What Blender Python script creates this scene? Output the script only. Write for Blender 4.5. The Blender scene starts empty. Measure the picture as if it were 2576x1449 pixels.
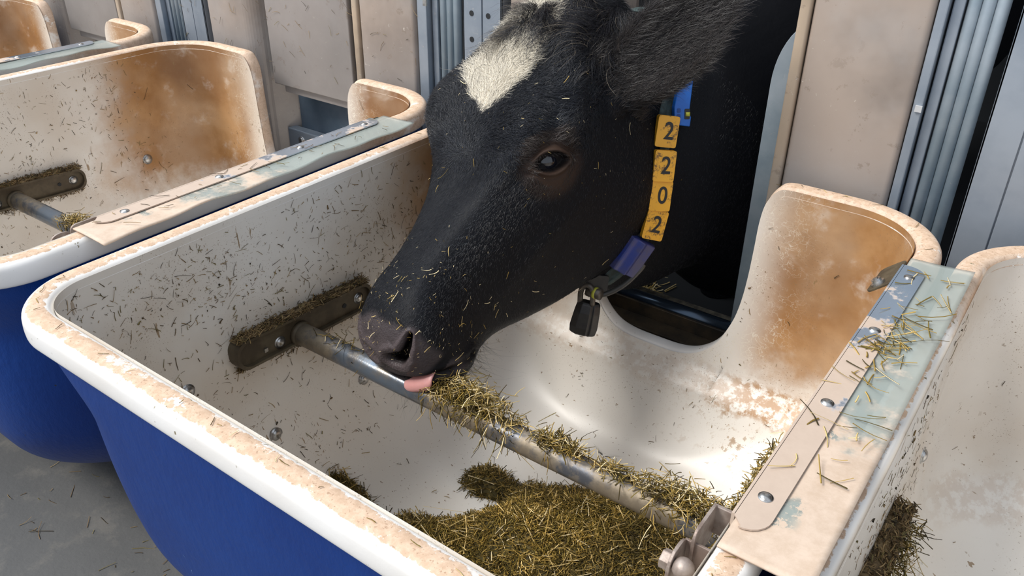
import bpy, bmesh, math, random
import numpy as np
from mathutils import Vector, Matrix
rng = np.random.default_rng(7)
random.seed(7)
sc = bpy.context.scene
COL = sc.collection
# ------------------------------------------------------------------ camera
FLOOR = -0.62
cam_d = bpy.data.cameras.new('camera')
cam = bpy.data.objects.new('camera', cam_d); COL.objects.link(cam)
cam_d.sensor_width = 36.0; cam_d.lens = 2095.08 / 2576 * 36.0
cam_d.clip_start = 0.02; cam_d.clip_end = 60
_r = Vector((0.807508788, 0.589769173, 0.010093510)); _u = Vector((-0.301984598, 0.398655433, 0.865955628))
_f = Vector((-0.506690102, 0.702314864, -0.500018972)); CAM = Vector((0.149943302, -0.505781518, 0.539339294))
cam.matrix_world = Matrix(((_r.x, _u.x, -_f.x, CAM.x), (_r.y, _u.y, -_f.y, CAM.y), (_r.z, _u.z, -_f.z, CAM.z), (0, 0, 0, 1)))
sc.camera = cam
# ------------------------------------------------------------------ light
w = bpy.data.worlds.new('world'); sc.world = w; w.use_nodes = True
nt = w.node_tree; nt.nodes.clear()
out = nt.nodes.new('ShaderNodeOutputWorld'); bg = nt.nodes.new('ShaderNodeBackground')
bg.inputs['Color'].default_value = (0.80, 0.88, 1.0, 1); bg.inputs['Strength'].default_value = 0.82
nt.links.new(bg.outputs[0], out.inputs[0])
def lamp_sun(name, d, e, ang, col):
    l = bpy.data.lights.new(name, 'SUN'); l.energy = e; l.angle = math.radians(ang); l.color = col
    o = bpy.data.objects.new(name, l); COL.objects.link(o)
    o.rotation_euler = Vector(d).to_track_quat('-Z', 'Y').to_euler(); o.location = (0, 0, 3)
    return o
lamp_sun('sun', (0.42, 0.50, -0.76), 3.0, 22, (1.0, 0.96, 0.90))
def lamp_area(name, loc, tgt, sx, sy, e, col):
    l = bpy.data.lights.new(name, 'AREA'); l.shape = 'RECTANGLE'; l.size = sx; l.size_y = sy; l.energy = e; l.color = col
    o = bpy.data.objects.new(name, l); COL.objects.link(o); o.location = loc
    o.rotation_euler = (Vector(tgt) - Vector(loc)).to_track_quat('-Z', 'Y').to_euler()
    return o
lamp_area('skylight', (-2.6, 0.6, 3.2), (-0.5, 0.4, -0.2), 3.0, 2.0, 70, (0.85, 0.92, 1.0))
sc.view_settings.view_transform = 'Standard'; sc.view_settings.look = 'None'
sc.view_settings.gamma = 1.0; sc.view_settings.use_curve_mapping = False
sc.view_settings.exposure = 0.24
# ------------------------------------------------------------------ helpers
def link_mesh(name, me, mat=None, parent=None, smooth=True):
    o = bpy.data.objects.new(name, me); COL.objects.link(o)
    if mat is not None:
        me.materials.clear(); me.materials.append(mat)
    if smooth and len(me.polygons):
        me.polygons.foreach_set('use_smooth', np.ones(len(me.polygons), bool))
    if parent is not None: o.parent = parent
    return o
def np_mesh(name, V, F):
    """V (n,3), F (m,k) with k = 3 or 4"""
    V = np.asarray(V, np.float32); F = np.asarray(F, np.int32)
    me = bpy.data.meshes.new(name)
    me.vertices.add(len(V)); me.vertices.foreach_set('co', V.ravel())
    k = F.shape[1]
    me.loops.add(F.size); me.loops.foreach_set('vertex_index', F.ravel())
    me.polygons.add(len(F)); me.polygons.foreach_set('loop_start', np.arange(0, F.size, k, dtype=np.int32))
    me.polygons.foreach_set('loop_total', np.full(len(F), k, np.int32))
    me.update(calc_edges=True); me.validate()
    return me
def grid_faces(nu, nv, closed_u=True, off=0):
    i = np.arange(nu if closed_u else nu - 1); j = np.arange(nv - 1)
    I, J = np.meshgrid(i, j, indexing='ij'); I2 = (I + 1) % nu
    return np.stack([I * nv + J, I2 * nv + J, I2 * nv + J + 1, I * nv + J + 1], -1).reshape(-1, 4) + off
def tag(o, label=None, cat=None, group=None, kind=None):
    if label: o['label'] = label
    if cat: o['category'] = cat
    if group: o['group'] = group
    if kind: o['kind'] = kind
    return o
def empty(name, loc=(0, 0, 0)):
    o = bpy.data.objects.new(name, None); COL.objects.link(o); o.location = loc; o.empty_display_size = 0.05
    return o
def bm_obj(name, bm, mat, parent=None, smooth=False, bevel=0, segs=2):
    if bevel:
        bmesh.ops.bevel(bm, geom=[e for e in bm.edges if e.calc_length() > bevel * 1.5], offset=bevel, segments=segs, affect='EDGES', profile=0.5, clamp_overlap=True)
    me = bpy.data.meshes.new(name); bm.to_mesh(me); bm.free()
    return link_mesh(name, me, mat, parent, smooth)
def add_box(bm, x0, x1, y0, y1, z0, z1, M=None):
    vs = [bm.verts.new(p) for p in [(x0, y0, z0), (x1, y0, z0), (x1, y1, z0), (x0, y1, z0), (x0, y0, z1), (x1, y0, z1), (x1, y1, z1), (x0, y1, z1)]]
    if M is not None:
        for v in vs: v.co = M @ v.co
    for f in ((0, 3, 2, 1), (4, 5, 6, 7), (0, 1, 5, 4), (1, 2, 6, 5), (2, 3, 7, 6), (3, 0, 4, 7)): bm.faces.new([vs[i] for i in f])
    return vs
def add_poly(bm, pts, thick):
    """pts: 3-D outline of a plate; thick: vector"""
    a = [bm.verts.new(p) for p in pts]; b = [bm.verts.new(Vector(p) + Vector(thick)) for p in pts]; n = len(a)
    bm.faces.new(a[::-1]); bm.faces.new(b)
    for i in range(n): bm.faces.new((a[i], a[(i + 1) % n], b[(i + 1) % n], b[i]))
def add_tube(bm, p0, p1, r, seg=20, r2=None, cap=True):
    p0 = Vector(p0); p1 = Vector(p1); d = (p1 - p0); L = d.length
    M = Matrix.Translation((p0 + p1) / 2) @ d.to_track_quat('Z', 'Y').to_matrix().to_4x4()
    bmesh.ops.create_cone(bm, cap_ends=cap, segments=seg, radius1=r, radius2=r if r2 is None else r2, depth=L, matrix=M)
def add_ball(bm, c, r, sc3=(1, 1, 1), u=16, v=10, R=None):
    M = Matrix.Translation(c) @ (R.to_4x4() if R is not None else Matrix()) @ Matrix.Diagonal((*sc3, 1))
    bmesh.ops.create_uvsphere(bm, u_segments=u, v_segments=v, radius=r, matrix=M)
def catmull(P, n, closed=False):
    P = np.asarray(P, float); m = len(P)
    if closed: idx = np.arange(m)
    else: idx = np.arange(m - 1)
    t = np.linspace(0, len(idx), n, endpoint=not closed); k = np.minimum(t.astype(int), len(idx) - 1); f = (t - k)[:, None]
    g = (lambda i: P[i % m]) if closed else (lambda i: P[np.clip(i, 0, m - 1)])
    p0, p1, p2, p3 = g(k - 1), g(k), g(k + 1), g(k + 2)
    if not closed:
        p0 = np.where((k == 0)[:, None], 2 * P[0] - P[min(1, m-1)], p0); p3 = np.where((k + 2 > m - 1)[:, None], 2 * P[-1] - P[-2], p3)
    return 0.5 * ((2 * p1) + (-p0 + p2) * f + (2 * p0 - 5 * p1 + 4 * p2 - p3) * f ** 2 + (-p0 + 3 * p1 - 3 * p2 + p3) * f ** 3)
def sweep(path, radii, seg=12, flat=None):
    """tube along a path -> V, F (quads, closed caps by collapse)"""
    path = np.asarray(path, float); n = len(path); radii = np.broadcast_to(radii, (n,)).astype(float)
    T = np.gradient(path, axis=0); T /= np.linalg.norm(T, axis=1)[:, None] + 1e-12
    ref = np.array([0.3, 0.2, 0.93]); V = []
    N = np.cross(T[0], ref); N /= np.linalg.norm(N)
    for i in range(n):
        N = N - T[i] * (N @ T[i]); N /= np.linalg.norm(N); B = np.cross(T[i], N)
        a = np.linspace(0, 2 * np.pi, seg, endpoint=False)
        V.append(path[i] + radii[i] * (np.cos(a)[:, None] * N + np.sin(a)[:, None] * B))
    V = np.stack(V, 1).reshape(-1, 3)  # (seg, n)
    F = grid_faces(seg, n)
    V = np.vstack([V, path[0], path[-1]]); c0 = seg * n; c1 = c0 + 1
    caps = []
    for i in range(seg):
        j = (i + 1) % seg
        caps.append((i * n, c0, c0, j * n)); caps.append((i * n + n - 1, j * n + n - 1, c1, c1))
    return V, F, caps
def tube_obj(name, path, r, mat, parent=None, seg=12):
    bm = bmesh.new(); V, F, _ = sweep(path, r, seg); n = len(path)
    vs = [bm.verts.new(v) for v in V[:-2]]
    for f in F: bm.faces.new([vs[i] for i in f])
    bm.faces.new([vs[i * n] for i in range(seg)]); bm.faces.new([vs[i * n + n - 1] for i in range(seg)][::-1])
    bmesh.ops.recalc_face_normals(bm, faces=bm.faces)
    return bm_obj(name, bm, mat, parent, True)
def strands(P, D, Nn, L, W, bend, nseg=3, taper=0.35, curl=None):
    """thin three-sided strands. P root, D direction, Nn normal, L length, W half width, bend sideways/up. returns V, F(quads), per-vertex strand id"""
    P, D, Nn = (np.asarray(a, float) for a in (P, D, Nn)); n = len(P)
    D = D / (np.linalg.norm(D, axis=1)[:, None] + 1e-9)
    S = np.cross(D, Nn); S /= np.linalg.norm(S, axis=1)[:, None] + 1e-9
    U = np.cross(S, D)
    ts = np.linspace(0, 1, nseg); rings = []
    for t in ts:
        c = P + D * (L * t)[:, None] + U * (bend[0] * t * t * L)[:, None] + S * (bend[1] * t * t * L)[:, None]
        if curl is not None:
            c = c + S * (curl[0] * L * np.sin(curl[1] * t + curl[2]))[:, None] + U * (curl[0] * L * (np.cos(curl[1] * t + curl[2])))[:, None]
        wdt = W * (1 - (1 - taper) * t)
        for k in range(3):
            a = 2 * np.pi * k / 3 + 0.5
            rings.append(c + (S * math.cos(a) + U * math.sin(a) * 0.6) * wdt[:, None])
    V = np.stack(rings, 1).reshape(-1, 3); nv = nseg * 3
    loc = []
    for s in range(nseg - 1):
        for k in range(3):
            k2 = (k + 1) % 3; loc.append((s * 3 + k, s * 3 + k2, s * 3 + 3 + k2, s * 3 + 3 + k))
    loc = np.array(loc)
    F = (np.arange(n)[:, None, None] * nv + loc[None]).reshape(-1, 4)
    return V, F, np.repeat(np.arange(n), nv)
def set_col(me, name, C):
    a = me.color_attributes.new(name, 'FLOAT_COLOR', 'POINT')
    C = np.asarray(C, np.float32)
    if C.shape[1] == 3: C = np.hstack([C, np.ones((len(C), 1), np.float32)])
    a.data.foreach_set('color', C.ravel())
def vnoise(P, s, seed=0):
    """smooth-ish value noise from sums of sines, in -1..1"""
    r = np.random.default_rng(seed); v = np.zeros(len(P))
    for k in range(6):
        d = r.normal(size=3); d /= np.linalg.norm(d); v += np.sin((P @ d) * s * (0.7 + 0.25 * k) + r.uniform(0, 6.28))
    return v / 3.0
def sst(a, b, x): t = np.clip((x - a) / (b - a), 0, 1); return t * t * (3 - 2 * t)
# ------------------------------------------------------------------ material helpers
class NT:
    def __init__(s, name):
        s.m = bpy.data.materials.new(name); s.m.use_nodes = True; s.t = s.m.node_tree; s.t.nodes.clear()
        s.out = s.t.nodes.new('ShaderNodeOutputMaterial'); s.b = s.t.nodes.new('ShaderNodeBsdfPrincipled')
        s.t.links.new(s.b.outputs[0], s.out.inputs[0]); s._co = None
    def n(s, typ, **kw):
        nd = s.t.nodes.new('ShaderNode' + typ)
        for k, v in kw.items(): setattr(nd, k, v)
        return nd
    def put(s, sock, v):
        if isinstance(v, bpy.types.NodeSocket): s.t.links.new(v, sock)
        elif isinstance(v, (tuple, list)) and len(v) == 3 and sock.type == 'RGBA': sock.default_value = (*v, 1)
        else: sock.default_value = v
    def set(s, **kw):
        for k, v in kw.items(): s.put(s.b.inputs[k.replace('_', ' ')], v)
    def co(s):
        if s._co is None:
            tc = s.n('TexCoord'); oi = s.n('ObjectInfo'); s.ob = tc.outputs['Object']
            m = s.n('MixRGB'); 
            v = s.n('VectorMath', operation='SCALE'); s.t.links.new(oi.outputs['Location'], v.inputs[0]); v.inputs['Scale'].default_value = 7.31
            a = s.n('VectorMath', operation='ADD'); s.t.links.new(s.ob, a.inputs[0]); s.t.links.new(v.outputs[0], a.inputs[1])
            s.t.nodes.remove(m); s._co = a.outputs[0]
        return s._co
    def obj(s): s.co(); return s.ob
    def scl(s, v, k):
        a = s.n('VectorMath', operation='MULTIPLY'); s.put(a.inputs[0], v); a.inputs[1].default_value = k; return a.outputs[0]
    def noise(s, scale, detail=4, rough=0.55, vec=None, dist=0.0):
        a = s.n('TexNoise'); s.put(a.inputs['Vector'], vec if vec is not None else s.co()); a.inputs['Scale'].default_value = scale
        a.inputs['Detail'].default_value = detail; a.inputs['Roughness'].default_value = rough; a.inputs['Distortion'].default_value = dist
        return a.outputs['Fac']
    def ramp(s, v, a, b, lo=0.0, hi=1.0):
        m = s.n('MapRange', interpolation_type='SMOOTHSTEP'); s.put(m.inputs['Value'], v)
        m.inputs['From Min'].default_value = a; m.inputs['From Max'].default_value = b; m.inputs['To Min'].default_value = lo; m.inputs['To Max'].default_value = hi
        return m.outputs['Result']
    def op(s, op, a, b=0.0, c=0.0):
        x = s.n('Math', operation=op); s.put(x.inputs[0], a); s.put(x.inputs[1], b); s.put(x.inputs[2], c); return x.outputs[0]
    def mix(s, f, a, b):
        x = s.n('Mix', data_type='RGBA'); s.put(x.inputs[0], f); s.put(x.inputs[6], a); s.put(x.inputs[7], b); return x.outputs[2]
    def xyz(s, v=None):
        x = s.n('SeparateXYZ'); s.put(x.inputs[0], v if v is not None else s.obj()); return x.outputs
    def bump(s, h, strength=0.3, dist=0.002):
        x = s.n('Bump'); s.put(x.inputs['Height'], h); x.inputs['Strength'].default_value = strength; x.inputs['Distance'].default_value = dist
        s.put(s.b.inputs['Normal'], x.outputs[0]); return x
    def attr(s, name):
        a = s.n('Attribute', attribute_name=name); return a.outputs['Color']
def simple(name, col, rough=0.5, metal=0.0, noise=None, bump=None, spec=None):
    t = NT(name)
    c = col
    if noise:
        f = t.noise(noise[0], 5, 0.6); c = t.mix(t.ramp(f, 0.35, 0.65), col, noise[1])
    t.set(Base_Color=c, Roughness=rough, Metallic=metal)
    if spec is not None: t.set(Specular_IOR_Level=spec)
    if bump: t.bump(t.noise(bump[0], 4), bump[1], 0.002)
    return t.m
# ------------------------------------------------------------------ materials
def mat_liner(name='moulded_white_liner', soil=1.0):
    t = NT(name); co = t.co(); X, Y, Z = t.xyz()[:3]
    base = t.mix(t.ramp(t.noise(3.0, 3), 0.35, 0.7), (0.80, 0.765, 0.71), (0.70, 0.65, 0.58))
    # brown smear zone: the two rear lobes, up by the rim, and a fading tail along the side walls
    nz = t.noise(5.5, 6, 0.62); n2 = t.noise(16, 6, 0.65); n3 = t.noise(60, 4, 0.7)
    fy = t.ramp(t.op('ADD', Y, t.op('MULTIPLY', t.op('SUBTRACT', nz, 0.5), 0.30)), 0.46, 0.62)
    fz = t.ramp(t.op('ADD', Z, t.op('MULTIPLY', t.op('SUBTRACT', n2, 0.5), 0.16)), -0.42, -0.30)
    lobe = t.op('MULTIPLY', fy, fz)
    dx = t.op('ABSOLUTE', t.op('ADD', X, 0.435))
    fx = t.ramp(dx, 0.14, 0.25)
    lobe = t.op('MULTIPLY', lobe, fx)
    amt = t.op('MULTIPLY', t.op('MULTIPLY', lobe, soil), t.ramp(n2, 0.18, 0.45, 0.45, 1.0))
    brown = t.mix(t.ramp(nz, 0.38, 0.62), (0.33, 0.155, 0.048), (0.47, 0.26, 0.11))
    darkf = t.op('MULTIPLY', t.op('MULTIPLY', t.ramp(Z, -0.28, -0.06), t.ramp(Y, 0.62, 0.76)), t.ramp(t.noise(4, 4), 0.35, 0.6))
    brown = t.mix(t.op('MULTIPLY', darkf, 0.65), brown, (0.16, 0.075, 0.035))
    c = t.mix(amt, base, brown)
    # pale clean licks and scratches inside the brown
    lick = t.op('MULTIPLY', t.ramp(t.noise(7, 4, 0.6, dist=0.3), 0.60, 0.70), lobe)
    c = t.mix(t.op('MULTIPLY', lick, 0.55), c, (0.66, 0.58, 0.50))
    sv = t.n('TexVoronoi', feature='DISTANCE_TO_EDGE'); sv.inputs['Scale'].default_value = 62
    wv = t.n('VectorMath', operation='ADD'); nn = t.n('TexNoise'); t.put(nn.inputs['Vector'], co); nn.inputs['Scale'].default_value = 26; nn.inputs['Detail'].default_value = 3
    sc_ = t.n('VectorMath', operation='SCALE'); t.t.links.new(nn.outputs['Color'], sc_.inputs[0]); sc_.inputs['Scale'].default_value = 0.10
    t.put(wv.inputs[0], co); t.t.links.new(sc_.outputs[0], wv.inputs[1]); t.t.links.new(wv.outputs[0], sv.inputs['Vector'])
    line = t.ramp(sv.outputs['Distance'], 0.05, 0.0); 
    near = t.op('MULTIPLY', t.ramp(dx, 0.30, 0.17), t.ramp(Y, 0.66, 0.72)); near = t.op('MULTIPLY', near, t.ramp(Z, -0.42, -0.34))
    sf = t.op('MULTIPLY', t.op('MULTIPLY', line, near), t.ramp(t.noise(22, 3), 0.38, 0.58))
    c = t.mix(sf, c, (0.74, 0.68, 0.58))
    # crust band under the lobes and around the neck opening
    zz = t.op('ADD', Z, t.op('MULTIPLY', t.op('SUBTRACT', n2, 0.5), 0.07))
    band = t.op('MULTIPLY', t.op('MULTIPLY', t.op('MULTIPLY', t.ramp(zz, -0.445, -0.425), t.ramp(zz, -0.375, -0.395)), t.ramp(Y, 0.62, 0.72)), t.ramp(X, -0.34, -0.20, 0.25, 1.0))
    c = t.mix(t.op('MULTIPLY', band, t.ramp(n3, 0.40, 0.56)), c, (0.40, 0.23, 0.11))
    # grime film with hard edged flecks
    film = t.op('MULTIPLY', t.ramp(t.noise(3.2, 4), 0.44, 0.66), t.ramp(Z, -0.50, -0.25)); 
    c = t.mix(t.op('MULTIPLY', film, 0.42), c, (0.56, 0.44, 0.32))
    sp = t.op('MULTIPLY', t.ramp(t.noise(150, 3, 0.6), 0.665, 0.69), t.ramp(t.noise(6, 3), 0.42, 0.60))
    c = t.mix(t.op('MULTIPLY', sp, 0.85), c, (0.20, 0.12, 0.055))
    sp3 = t.op('MULTIPLY', t.ramp(t.noise(420, 2, 0.5), 0.655, 0.675), t.op('MULTIPLY', t.ramp(t.noise(9, 4, 0.6), 0.44, 0.62), t.ramp(Z, -0.56, -0.30, 0.25, 1.0)))
    c = t.mix(t.op('MULTIPLY', sp3, 0.8), c, (0.24, 0.15, 0.08))
    st = t.noise(30, 3, 0.6, vec=t.scl(co, (1.0, 2.6, 0.45))); sp2 = t.op('MULTIPLY', t.ramp(st, 0.685, 0.70), t.ramp(t.noise(4, 2), 0.45, 0.58))
    c = t.mix(t.op('MULTIPLY', sp2, 0.85), c, (0.26, 0.16, 0.07))
    crust = t.op('MULTIPLY', t.ramp(t.noise(70, 4, 0.7), 0.56, 0.60), t.op('MULTIPLY', t.op('MULTIPLY', t.ramp(X, -0.40, -0.22), t.ramp(Y, 0.45, 0.6)), t.ramp(nz, 0.44, 0.56)))
    crust = t.op('MULTIPLY', crust, t.op('MULTIPLY', t.ramp(Z, -0.56, -0.50), t.ramp(Z, -0.36, -0.42)))
    c = t.mix(t.op('MULTIPLY', crust, 0.8), c, (0.33, 0.19, 0.08))
    t.set(Base_Color=c, Roughness=t.ramp(t.op('ADD', amt, film), 0.0, 0.9, 0.34, 0.60), Specular_IOR_Level=0.5)
    t.bump(t.op('ADD', t.op('MULTIPLY', nz, 0.6), t.op('MULTIPLY', t.op('ADD', sp, amt), 0.4)), 0.22, 0.003)
    return t.m
def mat_rim():
    t = NT('rim_plastic'); co = t.co(); X, Y, Z = t.xyz()[:3]
    g = t.n('NewGeometry'); nz = t.n('SeparateXYZ'); t.t.links.new(g.outputs['Normal'], nz.inputs[0])
    up = nz.outputs[2]
    n1 = t.noise(14, 6, 0.65); n2 = t.noise(80, 4, 0.7); n3 = t.noise(260, 2, 0.6)
    white = t.mix(t.ramp(t.noise(5, 3), 0.35, 0.7), (0.84, 0.82, 0.79), (0.74, 0.70, 0.65))
    tan = t.mix(t.ramp(n2, 0.35, 0.65), (0.64, 0.47, 0.34), (0.52, 0.36, 0.245))
    tan = t.mix(t.op('MULTIPLY', t.ramp(n3, 0.60, 0.68), 0.7), tan, (0.34, 0.21, 0.13))
    m_ = t.op('ADD', up, t.op('ADD', t.op('MULTIPLY', t.op('SUBTRACT', n1, 0.5), 0.28), t.op('MULTIPLY', t.op('SUBTRACT', n2, 0.5), 0.35)))
    f = t.ramp(m_, 0.90, 0.95)
    back = t.ramp(Y, 0.45, 0.60)
    fb = t.op('MULTIPLY', t.ramp(t.op('ADD', n1, t.op('MULTIPLY', up, 0.25)), 0.36, 0.52), back)
    worn = t.op('MULTIPLY', t.ramp(t.noise(18, 5, 0.7, vec=t.scl(co, (1, 1, 1))), 0.60, 0.64), t.ramp(n1, 0.44, 0.52))
    f = t.op('MAXIMUM', f, t.op('MULTIPLY', fb, 0.9)); f = t.op('MULTIPLY', f, t.op('SUBTRACT', 1.0, t.op('MULTIPLY', worn, 0.9)))
    dx = t.op('ABSOLUTE', t.op('ADD', X, 0.435)); clean = t.op('MULTIPLY', t.ramp(dx, 0.20, 0.17), t.ramp(Z, -0.22, -0.30))
    f = t.op('MULTIPLY', f, t.op('SUBTRACT', 1.0, clean))
    c = t.mix(f, white, tan)
    fl = t.op('MULTIPLY', t.ramp(t.noise(120, 3), 0.68, 0.70), t.ramp(t.noise(9, 2), 0.45, 0.6)); c = t.mix(fl, c, (0.24, 0.20, 0.12))
    t.set(Base_Color=c, Roughness=t.ramp(f, 0, 1, 0.28, 0.75))
    t.bump(t.op('ADD', f, t.op('MULTIPLY', n2, 0.5)), 0.3, 0.0015)
    return t.m
def mat_blue():
    t = NT('blue_shell'); n = t.noise(90, 4, 0.6, vec=t.scl(t.co(), (1, 1, 0.45))); n1 = t.noise(4, 3)
    c = t.mix(t.ramp(n1, 0.3, 0.7), (0.0, 0.026, 0.165), (0.0, 0.036, 0.205))
    sc1 = t.ramp(t.noise(13, 2, 0.4, dist=0.6), 0.497, 0.503); sc2 = t.ramp(t.noise(13, 2, 0.4, dist=0.6), 0.512, 0.504)
    s = t.op('MULTIPLY', t.op('MULTIPLY', sc1, sc2), t.op('MULTIPLY', t.ramp(t.noise(3.2, 2), 0.60, 0.66), t.ramp(t.noise(90, 2), 0.50, 0.62)))
    c = t.mix(t.op('MULTIPLY', s, 0.7), c, (0.22, 0.36, 0.62))
    d = t.ramp(t.noise(28, 2, 0.5), 0.735, 0.75); c = t.mix(d, c, (0.02, 0.022, 0.03))
    t.set(Base_Color=c, Roughness=0.42, Specular_IOR_Level=0.4); t.bump(n, 0.35, 0.004)
    return t.m
def mat_galv(name, a=(0.36, 0.41, 0.46), b=(0.24, 0.29, 0.34), dust=0.5, dz=(-0.05, 0.12), dcol=(0.42, 0.33, 0.26), rough=0.45, metal=0.55, floor_clean=True):
    t = NT(name); co = t.co(); X, Y, Z = t.xyz()[:3]
    n1 = t.noise(7, 5, 0.6); n2 = t.noise(40, 4, 0.7, vec=t.scl(co, (1.0, 1.0, 0.3))); n3 = t.noise(160, 3, 0.6)
    c = t.mix(t.ramp(n1, 0.3, 0.7), a, b)
    zz = t.op('ADD', Z, t.op('MULTIPLY', t.op('SUBTRACT', n1, 0.5), 0.12))
    f = t.op('MULTIPLY', t.ramp(zz, dz[0], dz[1]), t.ramp(n1, 0.25, 0.55, 0.65, 1.0)); f = t.op('MULTIPLY', f, dust)
    c = t.mix(f, c, t.mix(t.ramp(t.noise(5, 4), 0.4, 0.66), dcol, tuple(x * 0.62 for x in dcol)))
    fl = t.op('MULTIPLY', t.ramp(t.noise(34, 5, 0.75), 0.60, 0.64), t.ramp(t.noise(4, 2), 0.42, 0.56))
    c = t.mix(t.op('MULTIPLY', fl, 0.5 * (dust > 0.2)), c, (0.22, 0.17, 0.13))
    lt = t.op('MULTIPLY', t.ramp(t.noise(60, 5, 0.8, dist=0.8), 0.645, 0.67), t.ramp(t.noise(3.5, 2), 0.48, 0.60)); c = t.mix(t.op('MULTIPLY', lt, 0.7), c, (0.62, 0.56, 0.50))
    t.set(Base_Color=c, Metallic=t.ramp(f, 0, 0.7, metal, 0.0), Roughness=t.ramp(f, 0, 0.8, rough, 0.7))
    t.bump(t.op('ADD', n2, t.op('MULTIPLY', n3, 0.3)), 0.12, 0.001)
    return t.m
M = {}
M['liner'] = mat_liner(); M['liner_pale'] = mat_liner('moulded_white_liner_less_stained', 0.12); M['rim'] = mat_rim(); M['blue'] = mat_blue()
M['panel'] = mat_galv('dusty_sheet_steel', (0.40, 0.375, 0.36), (0.33, 0.31, 0.30), 0.80, (-0.14, 0.14), (0.37, 0.285, 0.225), 0.42, 0.30)
M['gate'] = mat_galv('grey_gate_sheet', (0.37, 0.345, 0.335), (0.31, 0.29, 0.28), 0.35, (-0.2, 0.3), (0.34, 0.28, 0.24), 0.5, 0.25)
M['galv'] = mat_galv('galvanised_steel', (0.38, 0.43, 0.49), (0.25, 0.31, 0.38), 0.12)
M['pipe_galv'] = mat_galv('galvanised_tube', (0.42, 0.48, 0.53), (0.24, 0.32, 0.38), 0.10, rough=0.5)
M['dark_steel'] = simple('dark_blue_steel', (0.085, 0.115, 0.155), 0.45, 0.2, (12, (0.06, 0.09, 0.125)))
M['edge'] = mat_galv('dirty_folded_edge', (0.45, 0.42, 0.38), (0.36, 0.30, 0.24), 0.9, (-0.3, 0.1), (0.45, 0.34, 0.24), 0.6, 0.1)
M['strip'] = mat_galv('stainless_strip', (0.55, 0.58, 0.64), (0.42, 0.46, 0.54), 0.0, rough=0.25, metal=0.85)
M['bracket'] = simple('grimy_bracket_steel', (0.11, 0.085, 0.05), 0.6, 0.2, (22, (0.06, 0.043, 0.024)), (60, 0.4))
M['bolt'] = simple('bright_bolt_steel', (0.55, 0.55, 0.54), 0.3, 0.9, (90, (0.30, 0.28, 0.26)))
M['tab'] = simple('dull_bolt_tab', (0.40, 0.34, 0.30), 0.5, 0.4, (40, (0.24, 0.18, 0.15)), (80, 0.3))
def mat_strip_dust():
    t = NT('strip_steel_with_dust'); X, Y, Z = t.xyz()[:3]; n1 = t.noise(9, 6, 0.65); n2 = t.noise(60, 4, 0.7)
    f = t.ramp(t.op('ADD', t.op('SUBTRACT', 0.42, Y), t.op('MULTIPLY', t.op('SUBTRACT', n1, 0.5), 1.6)), -0.02, 0.06)
    c = t.mix(f, (0.46, 0.52, 0.60), t.mix(n2, (0.54, 0.43, 0.345), (0.44, 0.34, 0.27)))
    t.set(Base_Color=c, Metallic=t.ramp(f, 0, 1, 0.8, 0.0), Roughness=t.ramp(f, 0, 1, 0.25, 0.65)); t.bump(n2, 0.15, 0.001)
    return t.m
M['strip_dust'] = mat_strip_dust()
def mat_flap():
    t = NT('translucent_flap'); X, Y, Z = t.xyz()[:3]; n1 = t.noise(8, 6, 0.65); n2 = t.noise(45, 5, 0.75); n3 = t.noise(200, 2)
    f = t.ramp(t.op('ADD', t.op('SUBTRACT', 0.30, Y), t.op('MULTIPLY', t.op('SUBTRACT', n1, 0.5), 0.9)), -0.03, 0.10)
    rub = t.op('MULTIPLY', t.ramp(n2, 0.50, 0.56), t.ramp(t.noise(14, 2), 0.50, 0.58)); rub = t.op('MULTIPLY', rub, t.ramp(X, 0.052, 0.042))
    f = t.op('MULTIPLY', f, t.op('SUBTRACT', 1.0, rub))
    tan = t.mix(t.ramp(n2, 0.3, 0.7), (0.60, 0.475, 0.375), (0.50, 0.38, 0.285))
    c = t.mix(f, (0.44, 0.49, 0.455), tan)
    t.set(Base_Color=c, Roughness=t.ramp(f, 0, 1, 0.12, 0.6), Specular_IOR_Level=0.5, IOR=1.45)
    t.set(Alpha=t.ramp(f, 0, 1, 0.48, 1.0))
    t.bump(n1, 0.2, 0.003)
    return t.m
M['flap'] = mat_flap()
def mat_tube():
    t = NT('worn_feed_bar'); n1 = t.noise(9, 6, 0.7); n2 = t.noise(60, 4, 0.7); n3 = t.noise(25, 4)
    c = t.mix(t.ramp(n1, 0.44, 0.56), (0.10, 0.105, 0.12), (0.22, 0.18, 0.13))
    c = t.mix(t.op('MULTIPLY', t.ramp(n2, 0.45, 0.6), 0.5), c, (0.30, 0.25, 0.18))
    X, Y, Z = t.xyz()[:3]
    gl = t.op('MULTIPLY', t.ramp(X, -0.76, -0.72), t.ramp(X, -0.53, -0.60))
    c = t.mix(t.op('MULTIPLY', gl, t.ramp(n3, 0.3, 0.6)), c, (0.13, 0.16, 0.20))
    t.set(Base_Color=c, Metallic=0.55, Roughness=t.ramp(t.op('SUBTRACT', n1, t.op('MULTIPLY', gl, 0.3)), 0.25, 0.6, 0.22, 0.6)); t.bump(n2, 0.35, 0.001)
    return t.m
M['tube'] = mat_tube()
def mat_floor():
    t = NT('concrete_floor'); n1 = t.noise(2.2, 5); n2 = t.noise(14, 5, 0.7); n3 = t.noise(120, 3)
    c = t.mix(t.ramp(n1, 0.3, 0.7), (0.072, 0.073, 0.073), (0.100, 0.100, 0.098)); c = t.mix(t.op('MULTIPLY', t.ramp(n2, 0.5, 0.7), 0.35), c, (0.19, 0.175, 0.15))
    X, Y, Z = t.xyz()[:3]
    t.set(Base_Color=c, Roughness=0.8); t.bump(t.op('ADD', n3, t.op('MULTIPLY', n2, 2)), 0.3, 0.002)
    return t.m
M['floor'] = mat_floor()
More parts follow.
